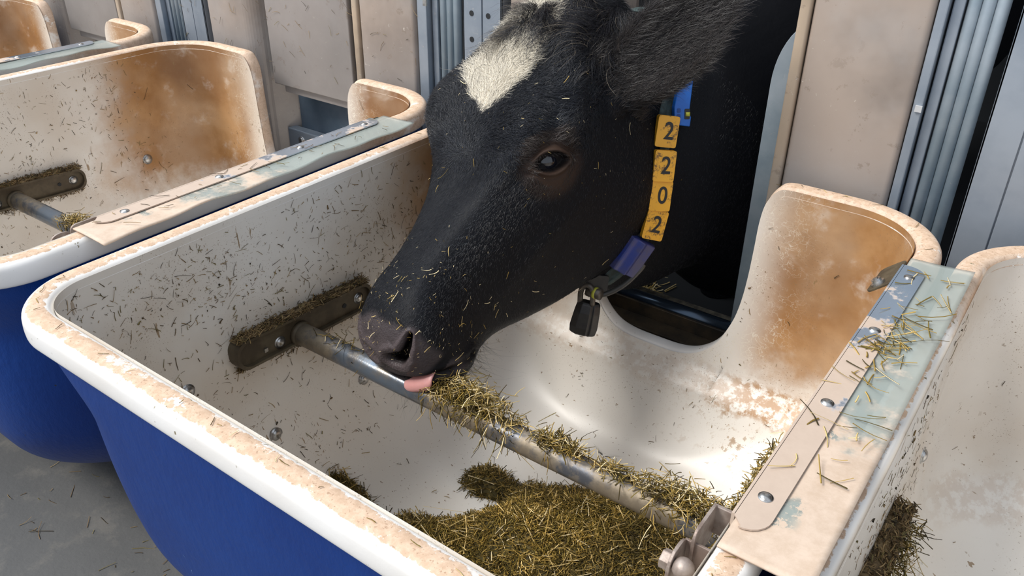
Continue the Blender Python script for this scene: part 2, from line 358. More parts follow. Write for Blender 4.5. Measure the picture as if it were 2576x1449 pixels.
def mat_vc(name, rough=0.6, spec=0.3, attr='Col', trans=0.0):
    t = NT(name); t.set(Base_Color=t.attr(attr), Roughness=rough, Specular_IOR_Level=spec)
    return t.m
M['straw'] = mat_vc('straw', 0.6, 0.3)
M['mud'] = simple('caked_feed', (0.13, 0.085, 0.04), 0.85, 0, (60, (0.26, 0.18, 0.085)), (120, 0.8))
M['mound'] = simple('damp_chopped_feed', (0.085, 0.065, 0.016), 0.85, 0, (50, (0.04, 0.03, 0.008)), (90, 1.0))
M['shade_black'] = simple('flat_shade_black', (0.015, 0.016, 0.018), 0.8)  # near-black colour carrying the shade of the cow side and the holes
# ------------------------------------------------------------------ setting
bm = bmesh.new(); add_box(bm, -6, 3, -3.0, 3.6, FLOOR - 0.1, FLOOR)
tag(bm_obj('floor', bm, M['floor']), kind='structure')
bm = bmesh.new(); add_box(bm, -5.9, 2.9, 0.99, 3.5, FLOOR, FLOOR + 0.004); tag(bm_obj('shade_sheet_1', bm, M['shade_black']), kind='structure')  # thin black sheet standing in for shade on the stall floor
bm = bmesh.new(); add_box(bm, -6, 3, 3.5, 3.6, FLOOR, 2.4); tag(bm_obj('wall_back_blocker', bm, M['shade_black']), kind='structure')  # back of an added enclosure that blocks world light behind the fence
bm = bmesh.new(); add_box(bm, -6, 3, 1.15, 3.6, 2.3, 2.4); tag(bm_obj('ceiling_blocker', bm, M['shade_black']), kind='structure')  # unseen slab added to keep overhead light off the cow body
bm = bmesh.new(); add_box(bm, 2.9, 3.0, 1.15, 3.5, FLOOR, 2.3); tag(bm_obj('wall_right_blocker', bm, M['shade_black']), kind='structure')  # added side of the enclosure, shuts out light from the right
bm = bmesh.new(); add_box(bm, -6.0, -5.9, 1.15, 3.5, FLOOR, 2.3); tag(bm_obj('wall_left_blocker', bm, M['shade_black']), kind='structure')  # added side of the enclosure, shuts out light from the left
# ------------------------------------------------------------------ feed trough geometry
CX = -0.435
PROF = np.array([(0, 0), (-0.10, -0.001), (-0.22, -0.002), (-0.30, 0.002), (-0.37, 0.012), (-0.44, 0.036), (-0.50, 0.073), (-0.545, 0.125), (-0.57, 0.20), (-0.578, 0.29), (-0.58, 0.40)])
def prof(z_or_w):
    """w in 0..1 along the profile -> (z, inset)"""
    seg = np.r_[0, np.cumsum(np.linalg.norm(np.diff(PROFD, axis=0), axis=1))]; s = np.clip(z_or_w, 0, 1) * seg[-1]
    return np.interp(s, seg, PROFD[:, 0]), np.interp(s, seg, PROFD[:, 1])
PROFD = catmull(PROF, 120); _seg = np.r_[0, np.cumsum(np.linalg.norm(np.diff(PROFD, axis=0), axis=1))]
def w_of_z(z): return np.interp(-z, -PROFD[:, 0], _seg) / _seg[-1]
X0, X1, Y0, Y1 = -0.865, -0.005, -0.130, 0.795
RF, RB = 0.065, 0.115
# perimeter parameter: list of (segment kind) ; u along: front L->R, FR corner, right, BR corner, back R->L, BL corner, left, FL corner
NSEG = dict(front=70, cf=18, side=70, cb=26)
def perim():
    U = []
    for s in np.linspace(0, 1, NSEG['front'], endpoint=False): U.append((0, s))
    for s in np.linspace(0, 1, NSEG['cf'], endpoint=False): U.append((1, s))
    for s in np.linspace(0, 1, NSEG['side'], endpoint=False): U.append((2, s))
    for s in np.linspace(0, 1, NSEG['cb'], endpoint=False): U.append((3, s))
    # back: follow the top edge with the neck opening
    half = np.array([(0.315, 0), (0.25, 0), (0.205, -0.001), (0.188, -0.010), (0.174, -0.034), (0.168, -0.070), (0.166, -0.12), (0.163, -0.18), (0.158, -0.24), (0.150, -0.285), (0.132, -0.335), (0.10, -0.366), (0.06, -0.378), (0.0, -0.380)])
    path = np.vstack([half, (half * [-1, 1])[:-1][::-1]])
    path = catmull(path, 260); d = np.r_[0, np.cumsum(np.linalg.norm(np.diff(path, axis=0), axis=1))]; tt = np.linspace(0, d[-1], 230)
    bx = np.interp(tt, d, path[:, 0]); bz = np.interp(tt, d, path[:, 1])
    hb = 0.43 - RB
    B = [(4, (0.5 - x / (2 * hb)), z) for x, z in zip(bx, bz)]
    for b in B[:-1]: U.append(b)
    for s in np.linspace(0, 1, NSEG['cb'], endpoint=False): U.append((5, s))
    for s in np.linspace(0, 1, NSEG['side'], endpoint=False): U.append((6, s))
    for s in np.linspace(0, 1, NSEG['cf'], endpoint=False): U.append((7, s))
    return U
UU = perim(); NU = len(UU)
KIND = np.array([u[0] for u in UU]); SS = np.array([u[1] for u in UU]); ZR = np.array([u[2] if len(u) > 2 else 0.0 for u in UU])
SL = SS.copy(); _b = np.where(KIND == 4)[0]; SL[_b] = SS[_b[0]] + (SS[_b[-1]] - SS[_b[0]]) * np.linspace(0, 1, len(_b))
def plan(inset, off, zz=None, zc=None):
    """(NU, m) insets -> positions and outward normals in plan. off = outward offset"""
    k = KIND[:, None] + 0 * inset; s = SS[:, None] + 0 * inset
    if zz is not None: t_ = sst(-0.395, -0.52, zz); s = s * (1 - t_) + SL[:, None] * t_
    rf = RF + inset * 0.9 + (0.085 * sst(-0.015, -0.13, zc) if zc is not None else 0.0); rb = RB + inset * 0.75
    x0 = X0 + inset - off; x1 = X1 - inset + off; y0 = Y0 + inset * 1.25 - off; y1 = Y1 - inset * 1.0 + off
    rf = np.minimum(rf + off, (x1 - x0) / 2 - 0.01); rb = np.minimum(rb + off, (x1 - x0) / 2 - 0.01)
    rf = np.minimum(rf, (y1 - y0) / 2 - 0.01); rb = np.minimum(rb, (y1 - y0) / 2 - 0.01)
    px = np.zeros_like(s); py = np.zeros_like(s); nx = np.zeros_like(s); ny = np.zeros_like(s)
    def put(kk, x, y, a, b):
        m = k == kk; px[m] = x[m]; py[m] = y[m]; nx[m] = (a + 0 * s)[m]; ny[m] = (b + 0 * s)[m]
    put(0, x0 + rf + (x1 - x0 - 2 * rf) * s, y0 + 0 * s, 0, -1)
    a = -np.pi / 2 + s * np.pi / 2; put(1, x1 - rf + rf * np.cos(a), y0 + rf + rf * np.sin(a), np.cos(a), np.sin(a))
    put(2, x1 + 0 * s, y0 + rf + (y1 - rb - y0 - rf) * s, 1, 0)
    a = s * np.pi / 2; put(3, x1 - rb + rb * np.cos(a), y1 - rb + rb * np.sin(a), np.cos(a), np.sin(a))
    put(4, x1 - rb - (x1 - x0 - 2 * rb) * s, y1 + 0 * s, 0, 1)
    a = np.pi / 2 + s * np.pi / 2; put(5, x0 + rb + rb * np.cos(a), y1 - rb + rb * np.sin(a), np.cos(a), np.sin(a))
    put(6, x0 + 0 * s, y1 - rb - (y1 - rb - y0 - rf) * s, -1, 0)
    a = np.pi + s * np.pi / 2; put(7, x0 + rf + rf * np.cos(a), y0 + rf + rf * np.sin(a), np.cos(a), np.sin(a))
    return px, py, nx, ny
def ledge(y, z):  # the lower tub bulges forward below the lobes
    return 0.028 * sst(-0.385, -0.43, z) * sst(0.60, 0.74, y)
def wall(w, off, dz=0.0):
    z, ins = prof(w); px, py, nx, ny = plan(ins, off, z if w.shape[1] > 1 else None, z if w.shape[1] > 1 else None)
    py = py - ledge(py, z)
    return np.stack([px, py, z + dz], -1)
def make_basin():
    nv = 64; w0 = w_of_z(ZR - 0.004)[:, None]; v = np.linspace(0, 1, nv)[None] ** 1.0
    w = w0 + (1 - w0) * v; P = wall(w, 0.0, 0.0)
    V = P.reshape(-1, 3); F = grid_faces(NU, nv)
    c = len(V); V = np.vstack([V, [[CX, 0.33, -0.58]]])
    i = np.arange(NU); F2 = np.stack([i * nv + nv - 1, ((i + 1) % NU) * nv + nv - 1, np.full(NU, c), np.full(NU, c)], -1)
    return V, F, F2
def quads_and_tris(name, V, F, F2):
    bm = bmesh.new(); vs = [bm.verts.new(v) for v in V]
    for f in F:
        try: bm.faces.new([vs[i] for i in f])
        except ValueError: pass
    for f in F2:
        try: bm.faces.new([vs[f[0]], vs[f[1]], vs[f[2]]])
        except ValueError: pass
    bmesh.ops.recalc_face_normals(bm, faces=bm.faces)
    me = bpy.data.meshes.new(name); bm.to_mesh(me); bm.free(); return me
def make_shell():
    nv = 56; w0 = w_of_z(np.minimum(ZR - 0.016, -0.016))[:, None]; v = np.linspace(0, 1, nv)[None]
    w = w0 + (1 - w0) * v; P = wall(w, 0.020 - 0.014 * sst(-0.02, -0.30, prof(w)[0]), -0.020)
    V = P.reshape(-1, 3); F = grid_faces(NU, nv); c = len(V); V = np.vstack([V, [[CX, 0.33, -0.60]]])
    i = np.arange(NU); F2 = np.stack([i * nv + nv - 1, ((i + 1) % NU) * nv + nv - 1, np.full(NU, c), np.full(NU, c)], -1)
    return V, F, F2
def make_rim():
    # profile in (out, up) around the top edge; starts on the liner surface, rolls over, ends under the lip
    r = 0.013; A = []
    A += [(0.0, -0.016), (0.0015, -0.009), (0.0055, -0.003), (0.011, -0.0005), (0.018, 0.0005), (0.026, 0.0)]
    A += [(0.032, -0.002), (0.0365, -0.007), (0.038, -0.014), (0.0385, -0.026), (0.0375, -0.034), (0.034, -0.037), (0.029, -0.036), (0.0255, -0.031), (0.018, -0.031)]
    A = catmull(A, 40)
    E = wall(w_of_z(ZR)[:, None], 0.0)[:, 0]                      # edge curve
    n = plan(np.zeros((NU, 1)) , 0.0)[2:]; N = np.stack([n[0][:, 0], n[1][:, 0], np.zeros(NU)], -1)
    T = np.roll(E, -1, 0) - np.roll(E, 1, 0); T /= np.linalg.norm(T, axis=1)[:, None]
    for _ in range(3): N = (np.roll(N, 1, 0) + N * 2 + np.roll(N, -1, 0)) / 4
    N -= T * (N * T).sum(1)[:, None]; N /= np.linalg.norm(N, axis=1)[:, None]
    U = np.cross(T, -N); U *= np.sign(1.0)
    # U must point away from the wall (up on straight runs)
    if U[5, 2] < 0: U = -U
    for _ in range(4):
        U = (np.roll(U, 1, 0) + U * 2 + np.roll(U, -1, 0)) / 4; U /= np.linalg.norm(U, axis=1)[:, None]
    # the band is wider beside the neighbours, narrower on the neck opening
    wd = np.ones(NU)
    openf = sst(-0.02, -0.10, ZR); wd = 1 - 0.12 * openf
    P = E[:, None] + N[:, None] * (A[None, :, 0] * wd[:, None])[..., None] + U[:, None] * (A[None, :, 1] * (1 - 0.35 * openf)[:, None])[..., None]
    V = P.reshape(-1, 3); F = grid_faces(NU, len(A))
    return V, F, []
me_basin = quads_and_tris('basin', *make_basin()); me_shell = quads_and_tris('outer_shell', *make_shell()); me_rim = quads_and_tris('rim', *make_rim())
def surf_sample(n, kinds, zlo, zhi, fn=None):
    """random points on the liner: returns P, normal (into the tub), u index"""
    idx = np.where(np.isin(KIND, kinds))[0]
    out_P, out_N = [], []
    need = n
    while need > 0:
        k = rng.choice(idx, need * 2); z = rng.uniform(zlo, zhi, need * 2); ok = z < ZR[k] - 0.02; k = k[ok][:need]; z = z[ok][:need]
        w = np.interp(-z, -PROFD[:, 0], _seg) / _seg[-1]
        Wm = np.broadcast_to(w[None], (NU, len(w))); 
        zz, ins = prof(w); P = np.zeros((len(k), 3)); Nn = np.zeros((len(k), 3))
        px, py, nx, ny = plan(np.broadcast_to(ins[None], (NU, len(w))).copy(), 0.0, None, np.broadcast_to(zz[None], (NU, len(w))))
        j = np.arange(len(k)); P[:, 0] = px[k, j]; P[:, 1] = py[k, j] - ledge(py[k, j], z); P[:, 2] = z
        Nn[:, 0] = -nx[k, j]; Nn[:, 1] = -ny[k, j]
        z2, i2 = prof(np.clip(w + 0.01, 0, 1)); sl = (i2 - ins) / np.maximum(z - z2, 1e-4); Nn[:, 2] = sl
        Nn /= np.linalg.norm(Nn, axis=1)[:, None]
        if fn is not None:
            keep = rng.uniform(size=len(P)) < fn(P); P, Nn = P[keep], Nn[keep]
        out_P.append(P); out_N.append(Nn); need -= len(P)
    return np.vstack(out_P)[:n], np.vstack(out_N)[:n]
STRAW = np.array([(0.42, 0.28, 0.075), (0.25, 0.16, 0.03), (0.13, 0.088, 0.016), (0.085, 0.060, 0.011), (0.60, 0.44, 0.18), (0.17, 0.125, 0.026), (0.05, 0.034, 0.008), (0.78, 0.64, 0.38)])
SCRAP = np.array([(0.16, 0.10, 0.045), (0.10, 0.065, 0.03), (0.26, 0.17, 0.07), (0.36, 0.25, 0.12), (0.06, 0.045, 0.025), (0.20, 0.16, 0.06)])
def pick(pal, n, p=None):
    c = pal[rng.choice(len(pal), n, p=p)]; return np.clip(c * rng.uniform(0.75, 1.25, (n, 1)), 0, 1)
def tangents(Nn, bias=None, bw=0.0):
    d = rng.normal(size=Nn.shape)
    if bias is not None: d = d + np.asarray(bias) * bw
    d -= Nn * (d * Nn).sum(1)[:, None]; return d / np.linalg.norm(d, axis=1)[:, None]
def strand_obj(name, P, D, Nn, L, Wd, pal, mat, parent=None, p=None, bend=0.2, nseg=3, taper=0.7, colr=None):
    n = len(P); b = (rng.normal(0, bend * 0.4, n), rng.normal(0, bend, n))
    V, F, sid = strands(P, D, Nn, np.broadcast_to(L, (n,)), np.broadcast_to(Wd, (n,)), b, nseg, taper)
    me = np_mesh(name, V, F); c = pick(pal, n, p) if colr is None else colr; set_col(me, 'Col', c[sid])
    return link_mesh(name, me, mat, parent, False)
# ---- small parts of a trough
def bolt_bm(c, n, r=0.009, h=0.005):
    bm = bmesh.new(); q = Vector(n).to_track_quat('Z', 'Y').to_matrix()
    add_tube(bm, Vector(c) - Vector(n) * 0.003, Vector(c) + Vector(n) * 0.0015, r * 1.25, 24)
    add_ball(bm, Vector(c) + Vector(n) * 0.001, r, (1, 1, 0.6), 20, 10, q)
    return bm
def left_wall_x(z):
    zz = np.interp(-z, -PROFD[:, 0], PROFD[:, 1]); return X0 + zz
def channel_me():
    """open C channel with rounded ends on the left wall, holding the bar"""
    bm = bmesh.new(); y0, y1, z0, z1 = 0.124, 0.426, -0.266, -0.212; x0 = left_wall_x(-0.25) - 0.003; t = 0.027
    pts = []
    r = 0.022
    for cy, cz, a0 in ((y1 - r, z1 - r, 0), (y0 + r, z1 - r, 90), (y0 + r, z0 + r, 180), (y1 - r, z0 + r, 270)):
        for k in range(7):
            a = math.radians(a0 + 90 * k / 6); pts.append((cy + r * math.cos(a), cz + r * math.sin(a)))
    outer = [bm.verts.new((x0, y, z)) for y, z in pts]; o2 = [bm.verts.new((x0 + t, y, z)) for y, z in pts]
    def ins(s, x):
        cy, cz = (y0 + y1) / 2, (z0 + z1) / 2
        return [bm.verts.new((x, y - s * (1 if y > cy else -1), z - s * (1 if z > cz else -1))) for y, z in pts]
    o3 = ins(0.0045, x0 + t); o4 = ins(0.0045, x0 + t - 0.008)
    n = len(pts)
    for A_, B_ in ((outer, o2), (o2, o3), (o3, o4)):
        for i in range(n): bm.faces.new((A_[i], A_[(i + 1) % n], B_[(i + 1) % n], B_[i]))
    bm.faces.new(o4); bm.faces.new(outer[::-1])
    for v in bm.verts: v.co.z += ctilt(v.co.y)
    bmesh.ops.recalc_face_normals(bm, faces=bm.faces)
    return bm
def ctilt(y): return -0.050 * (y - 0.275)
BOLTS = [(0.042, -0.254), (0.169, -0.412), (0.381, -0.417), (0.618, -0.284)]
def make_trough(k, label, detail=True):
    root = empty('feed_trough', (k - (0.045 if k == 1 else 0), 0, FLOOR)); up = -FLOOR
    tag(root, label, 'feed trough', 'white lined blue feed troughs in a row')
    def child(o): o.location = (0, 0, up); return o
    child(link_mesh('basin', me_basin.copy() if k == 1 else me_basin, M['liner_pale' if k == 1 else 'liner'], root)); child(link_mesh('outer_shell', me_shell, M['blue'], root)); child(link_mesh('rim', me_rim, M['rim'], root))
    bm = bmesh.new(); add_box(bm, -0.62, -0.25, 0.20, 0.46, FLOOR, -0.597); child(bm_obj('weighing_base', bm, M['dark_steel'], root))
    return root, child
troughs = {}
for k, lab in ((0, 'blue and white feed trough the cow is eating from, nearest and most complete'), (-1, 'blue and white feed trough left of the cow, second from the right'),
               (-2, 'white feed trough at the far left edge, only its rear lobes showing'), (1, 'white feed trough cut off by the right edge of the picture')):
    root, child = make_trough(k, lab); troughs[k] = (root, child)
    # bar channel, bar, bolts
    bdz = -0.024 if k == -1 else 0.0; bdy = 0.010 if k == -1 else 0.0
    ch = child(bm_obj('bar_channel', channel_me(), M['bracket'], root)); ch.location = (0, bdy, -FLOOR + bdz); xf = left_wall_x(-0.25) + 0.016
    for (y, z) in ((0.213, -0.246), (0.397, -0.246)):
        bm_obj('bolt', bolt_bm((xf, y, z), (1, 0, 0), 0.0088), M['bolt'], ch, True)
    bm = bmesh.new(); add_box(bm, xf - 0.002, xf + 0.003, 0.1795, 0.1865, -0.2485, -0.2415); bm_obj('slot', bm, M['bolt'], ch)
    bm = bmesh.new(); add_tube(bm, (xf - 0.002, 0.362, -0.246), (xf + 0.0012, 0.362, -0.246), 0.0045, 16); bm_obj('bolt_hole', bm, M['shade_black'], ch)
    add = [(y, z) for y, z in BOLTS]
    for (y, z) in add: child(bm_obj('bolt', bolt_bm((left_wall_x(z), y, z), (1, 0, 0.05), 0.0105), M['bolt'], root, True))
    for (y, z) in ((0.40, -0.28), (0.62, -0.30)): child(bm_obj('bolt', bolt_bm((X1 - (left_wall_x(z) - X0), y, z), (-1, 0, 0.05), 0.0105), M['bolt'], root, True))
    path = np.linspace((xf - 0.004, 0.257 + bdy, -0.2497 + bdz), (X1 - 0.004, 0.257 + bdy, -0.2497 + bdz), 24)
    child(tube_obj('feed_bar', path, 0.0195, M['tube'], root, 28))
    # weld collar of the bar
    child(tube_obj('weld_collar', np.array([(xf - 0.003, 0.257 + bdy, -0.2497 + bdz), (xf + 0.009, 0.257 + bdy, -0.2497 + bdz)]), 0.0225, M['bracket'], root, 24))
    # strip that bridges to the next trough
    bm = bmesh.new(); xa, xb = -0.002, 0.0285; r = 0.022; y0, y1 = 0.030, 0.612
    pts = [(xa, y0 + 0.010), (xa + 0.010, y0)]
    for i in range(7): a = math.radians(-90 + 90 * i / 6); pts.append((xb - r + r * math.cos(a), y0 + r - 0.002 + r * math.sin(a)))
    for i in range(7): a = math.radians(90 * i / 6); pts.append((xb - r + r * math.cos(a), y1 - r + r * math.sin(a)))
    pts += [(xa, y1)]
    add_poly(bm, [(x, y, 0.0065) for x, y in pts], (0, 0, 0.0018))
    add_box(bm, xa - 0.0025, xa + 0.0005, y0 + 0.010, y1, -0.026, 0.0083)
    strip = child(bm_obj('clamping_strip', bm, M['strip_dust'], root))
    for y in (0.075, 0.245, 0.418, 0.578):
        bm = bmesh.new(); add_ball(bm, (0.0125, y, 0.0083), 0.0058, (1, 1, 0.5), 20, 10); add_tube(bm, (0.0125, y, 0.007), (0.0125, y, 0.0092), 0.0068, 20)
        bm_obj('rivet', bm, M['bolt'], strip, True)
    # clear flap
    nx_, ny_ = 14, 90; xs = np.linspace(0.0, 0.080, nx_); ys = np.linspace(0.0, 0.645, ny_)
    XX, YY = np.meshgrid(xs, ys, indexing='ij'); wob = 0.0016 * np.sin(YY * 23 + k * 2) * (XX / 0.07) ** 2 + 0.0012 * np.sin(YY * 51 + k) * (XX / 0.07) ** 2
    ZZ = 0.0030 + wob + 0.001 * (XX / 0.07)
    V = np.stack([XX, YY, ZZ], -1).reshape(-1, 3); F = grid_faces(nx_, ny_, False)
    V2 = V + [0, 0, 0.0022]; Vt = np.vstack([V, V2]); n0 = len(V); Ft = np.vstack([F[:, ::-1], F + n0])
    edge = [i * ny_ for i in range(nx_)] + [(nx_ - 1) * ny_ + j for j in range(1, ny_)] + [i * ny_ + ny_ - 1 for i in range(nx_ - 2, -1, -1)] + [j for j in range(ny_ - 2, 0, -1)]
    E2 = [(a, b, b + n0, a + n0) for a, b in zip(edge, edge[1:] + edge[:1])]
    me = np_mesh('gap_flap', Vt, np.vstack([Ft, E2])); child(link_mesh('gap_flap', me, M['flap'], root))
    # front and rear bracket of the bar / strip
    bm = bmesh.new()
    def tabplate(bm, c, w_, h_, ax='x', rnd=0.010, th=0.003):
        pts = []
        for sx, sz, a0 in ((1, 1, 0), (-1, 1, 90), (-1, -1, 180), (1, -1, 270)):
            for i in range(6):
                a = math.radians(a0 + 90 * i / 5); pts.append((c[1] + sx * (w_ / 2 - rnd) + rnd * math.cos(a), c[2] + sz * (h_ / 2 - rnd) + rnd * math.sin(a)))
        add_poly(bm, [(c[0], y, z) for y, z in pts], (th, 0, 0))
    tabplate(bm, (-0.0240, 0.030, -0.020), 0.050, 0.040)
    add_box(bm, -0.0250, -0.0020, 0.050, 0.054, -0.036, -0.003)
    fb = child(bm_obj('front_bracket', bm, M['tab'], root, bevel=0.0008))
    bm = bmesh.new(); tabplate(bm, (-0.0320, -0.006, -0.028), 0.038, 0.038, rnd=0.016); add_box(bm, -0.031, -0.004, 0.008, 0.011, -0.044, -0.014); bm_obj('tab', bm, M['tab'], fb, bevel=0.0006)
    bm = bmesh.new(); add_tube(bm, (-0.0430, -0.008, -0.030), (-0.0300, -0.008, -0.030), 0.0095, 6); bm_obj('hex_bolt', bm, M['tab'], fb, bevel=0.001)
    bm = bmesh.new(); add_ball(bm, (-0.020, -0.016, -0.022), 0.010, (1, 1, 1), 14, 8); bm_obj('round_nut', bm, M['tab'], fb, True)
    bm = bmesh.new(); Mr = Matrix.Translation((-0.001, 0.598, 0.004)) @ Matrix.Rotation(math.radians(-42), 4, 'Y'); pts = []
    for cx_, cy_, a0 in ((-0.010, 0.030, 0), (-0.030, 0.030, 90), (-0.030, -0.030, 180), (-0.010, -0.030, 270)):
        for i in range(5): a = math.radians(a0 + 22.5 * i); pts.append((cx_ + 0.0095 * math.cos(a), cy_ + 0.0095 * math.sin(a)))
    add_poly(bm, [Mr @ Vector((x, y, 0)) for x, y in pts], Mr.to_3x3() @ Vector((0, 0, 0.003))); bmesh.ops.recalc_face_normals(bm, faces=bm.faces); rb_ = child(bm_obj('rear_bracket', bm, M['bracket'], root, bevel=0.0006))
    bm = bmesh.new()
    for z0, z1, r_, sg in ((0.002, 0.0065, 0.0095, 24), (0.006, 0.011, 0.0065, 24), (0.010, 0.0125, 0.0035, 12)): add_tube(bm, Mr @ Vector((-0.024, -0.026, z0)), Mr @ Vector((-0.024, -0.026, z1)), r_, sg)
    bm_obj('round_nut', bm, M['bolt'], rb_)
# ------------------------------------------------------------------ fence
def fence_panel(name, x0, x1, y, z0, z1, mat, label, cat, group=None, bev=0.006, th=0.03, dx=0.0):
    bm = bmesh.new(); add_box(bm, x0, x1, y, y + th, z0, z1)
    o = bm_obj(name, bm, mat, None, True, bevel=bev, segs=3); 
    tag(o, label, cat, group); return o
TOPZ = 1.05
for k, lab in ((0, 'right of the cow neck'), (-1, 'just left of the cow forehead'), (-2, 'in the far left background')):
    o = fence_panel('fence_panel', k - 0.267 + (-0.022 if k else 0), k - 0.090 - (0.028 if k else 0), 0.875, FLOOR, TOPZ, M['panel'], 'tan dusty steel fence panel with a folded edge ' + lab, 'fence panel', 'dusty steel fence panels', 0.010)
    # folded dirty edge
    x0 = k - 0.267 + (-0.022 if k else 0)
    bm = bmesh.new(); add_box(bm, x0 - 0.020, x0 - 0.0015, 0.872, 0.90, FLOOR, TOPZ); e = bm_obj('folded_edge', bm, M['edge'], o, True, bevel=0.004)
for k, lab in ((0, 'behind the cow head'), (-1, 'standing behind the second trough from the right'), (-2, 'at the left edge of the picture')):
    x0 = k - 0.860; x1 = k - 0.662
    bm = bmesh.new(); pts = [(x0, 0.905)]
    r = 0.05
    pts += [(x0, 0.880), (x0 + 0.004, 0.876)]
    for i in range(9): a = math.radians(-90 + 70 * i / 8); pts.append((x1 - r + r * math.cos(a) - 0.01, 0.876 + r + r * math.sin(a)))
    pts += [(x1 + 0.030, 0.975), (x1 + 0.030, 0.985), (x0 + 0.02, 0.985)]
    add_poly(bm, [(x, y, FLOOR) for x, y in pts], (0, 0, TOPZ - FLOOR)); bmesh.ops.recalc_face_normals(bm, faces=bm.faces)
    o = bm_obj('fence_panel', bm, M['panel'], None, False); tag(o, 'brown dusted panel with rounded edge ' + lab, 'fence panel', 'dusty steel fence panels')
for k, lab in ((-1, 'closed grey sheet feed gate between cow head and second trough, over a dark blue plate'), (-2, 'closed grey sheet feed gate in the far left background')):
    root = empty('feed_gate', (k - 0.48, 0.90, -0.10)); tag(root, lab, 'gate', 'closed feed gates')
    bm = bmesh.new(); add_box(bm, -0.158, 0.141, -0.012, 0.004, 0.0, TOPZ + 0.1); p = bm_obj('gate_sheet', bm, M['gate'], root, True, bevel=0.003)
    bm = bmesh.new(); add_box(bm, -0.135, 0.165, 0.002, 0.022, -0.022, 0.006); bm_obj('bottom_rail', bm, M['gate'], root, bevel=0.002)
    bm = bmesh.new(); add_box(bm, k - 0.629, k - 0.31, 0.955, 0.97, -0.24, 0.3)
    o = bm_obj('kick_plate', bm, M['dark_steel']); tag(o, 'dark blue grey plate showing below the closed gate ' + ('left of the cow' if k == -1 else 'at far left'), 'plate', 'plates behind the gates')
    bm = bmesh.new(); add_box(bm, k - 0.655, k - 0.295, 0.925, 0.955, FLOOR, -0.235)
    o = bm_obj('sill_board', bm, M['galv'], bevel=0.003); tag(o, 'grey steel sill under the closed gate ' + ('left of the cow' if k == -1 else 'at far left'), 'sill', 'sills under the gates')
    bm = bolt_bm((k - 0.60, 0.924, -0.262), (0, -1, 0), 0.010); bm_obj('bolt', bm, M['bolt'], o, True)
# curved guard plate right of the neck and sill under it
bm = bmesh.new(); pts = []
for i in range(13):
    a = math.radians(90 + 90 * i / 12); pts.append((-0.245 + 0.075 * math.cos(a) - 0.011, 0.125 + 0.075 * math.sin(a) * 1.6))
pts += [(-0.331, -0.42), (-0.18, -0.42), (-0.18, 0.245)]
add_poly(bm, [(x, 0.925, z) for x, z in pts], (0, 0.006, 0)); bmesh.ops.recalc_face_normals(bm, faces=bm.faces)
tag(bm_obj('guard_plate', bm, M['pipe_galv'], bevel=0.001), 'grey blue steel guard plate with a rounded top corner right of the cow neck', 'plate')
bm = bmesh.new(); add_box(bm, -0.655, -0.30, 0.850, 0.895, FLOOR, -0.405)
add_box(bm, -0.655, -0.30, 0.895, 0.902, -0.43, -0.375)
sill = bm_obj('neck_sill', bm, simple('oily_sill_steel', (0.05, 0.042, 0.034), 0.4, 0.4, (20, (0.11, 0.08, 0.05)), (70, 0.4)), bevel=0.002); tag(sill, 'dark steel sill rail below the cow neck behind the middle trough', 'sill')
path = np.array([(-0.66, 0.925, -0.385), (-0.29, 0.925, -0.385)]); tube_obj('rail_tube', path, 0.017, simple('blue_black_rail', (0.06, 0.085, 0.12), 0.25, 0.7), sill, 20)
bm = bolt_bm((-0.605, 0.849, -0.425), (0, -1, 0), 0.008); bm_obj('bolt', bm, M['bracket'], sill, True)
bm = bmesh.new(); add_box(bm, -0.655, -0.30, 0.948, 0.975, FLOOR, -0.385); bm_obj('wooden_edge', bm, simple('stained_concrete_edge', (0.09, 0.08, 0.06), 0.8, 0, (60, (0.22, 0.19, 0.14))), sill, bevel=0.003)
# perforated channel posts
def perf_post(k, lab, holes=True):
    root = empty('channel_post', (k, 0.875, FLOOR)); tag(root, lab, 'post', 'galvanised channel posts')
    bm = bmesh.new(); x0, x1 = 0.020, 0.120; xm = (x0 + x1) / 2
    for a, b in ((x0, xm - 0.0012), (xm + 0.0012, x1)):
        add_box(bm, a, b, 0.0, 0.004, 0, TOPZ - FLOOR); 
    add_box(bm, x0, x0 + 0.004, 0.0, 0.05, 0, TOPZ - FLOOR); add_box(bm, x1 - 0.004, x1, 0.0, 0.05, 0, TOPZ - FLOOR); add_box(bm, xm - 0.003, xm + 0.003, 0.0045, 0.03, 0, TOPZ - FLOOR)
    bm_obj('channel', bm, M['galv'], root, bevel=0.001)
    if holes:
        dk = M['shade_black']
        for j in range(6):
            for x in (x0 + 0.023, x0 + 0.066):
                bm = bmesh.new(); z = 0.118 + 0.053 * j - FLOOR
                add_tube(bm, (x, -0.0008, z), (x, 0.003, z), 0.0056, 20); bm_obj('bolt_hole', bm, dk, root)
    return root
perf_post(-1, 'galvanised post with two rows of punched holes beside the cow forehead')
perf_post(-2, 'pale galvanised post behind the second trough at upper left', False)
perf_post(0, 'wide pale blue galvanised post at the right edge, behind the gap of two troughs', False)
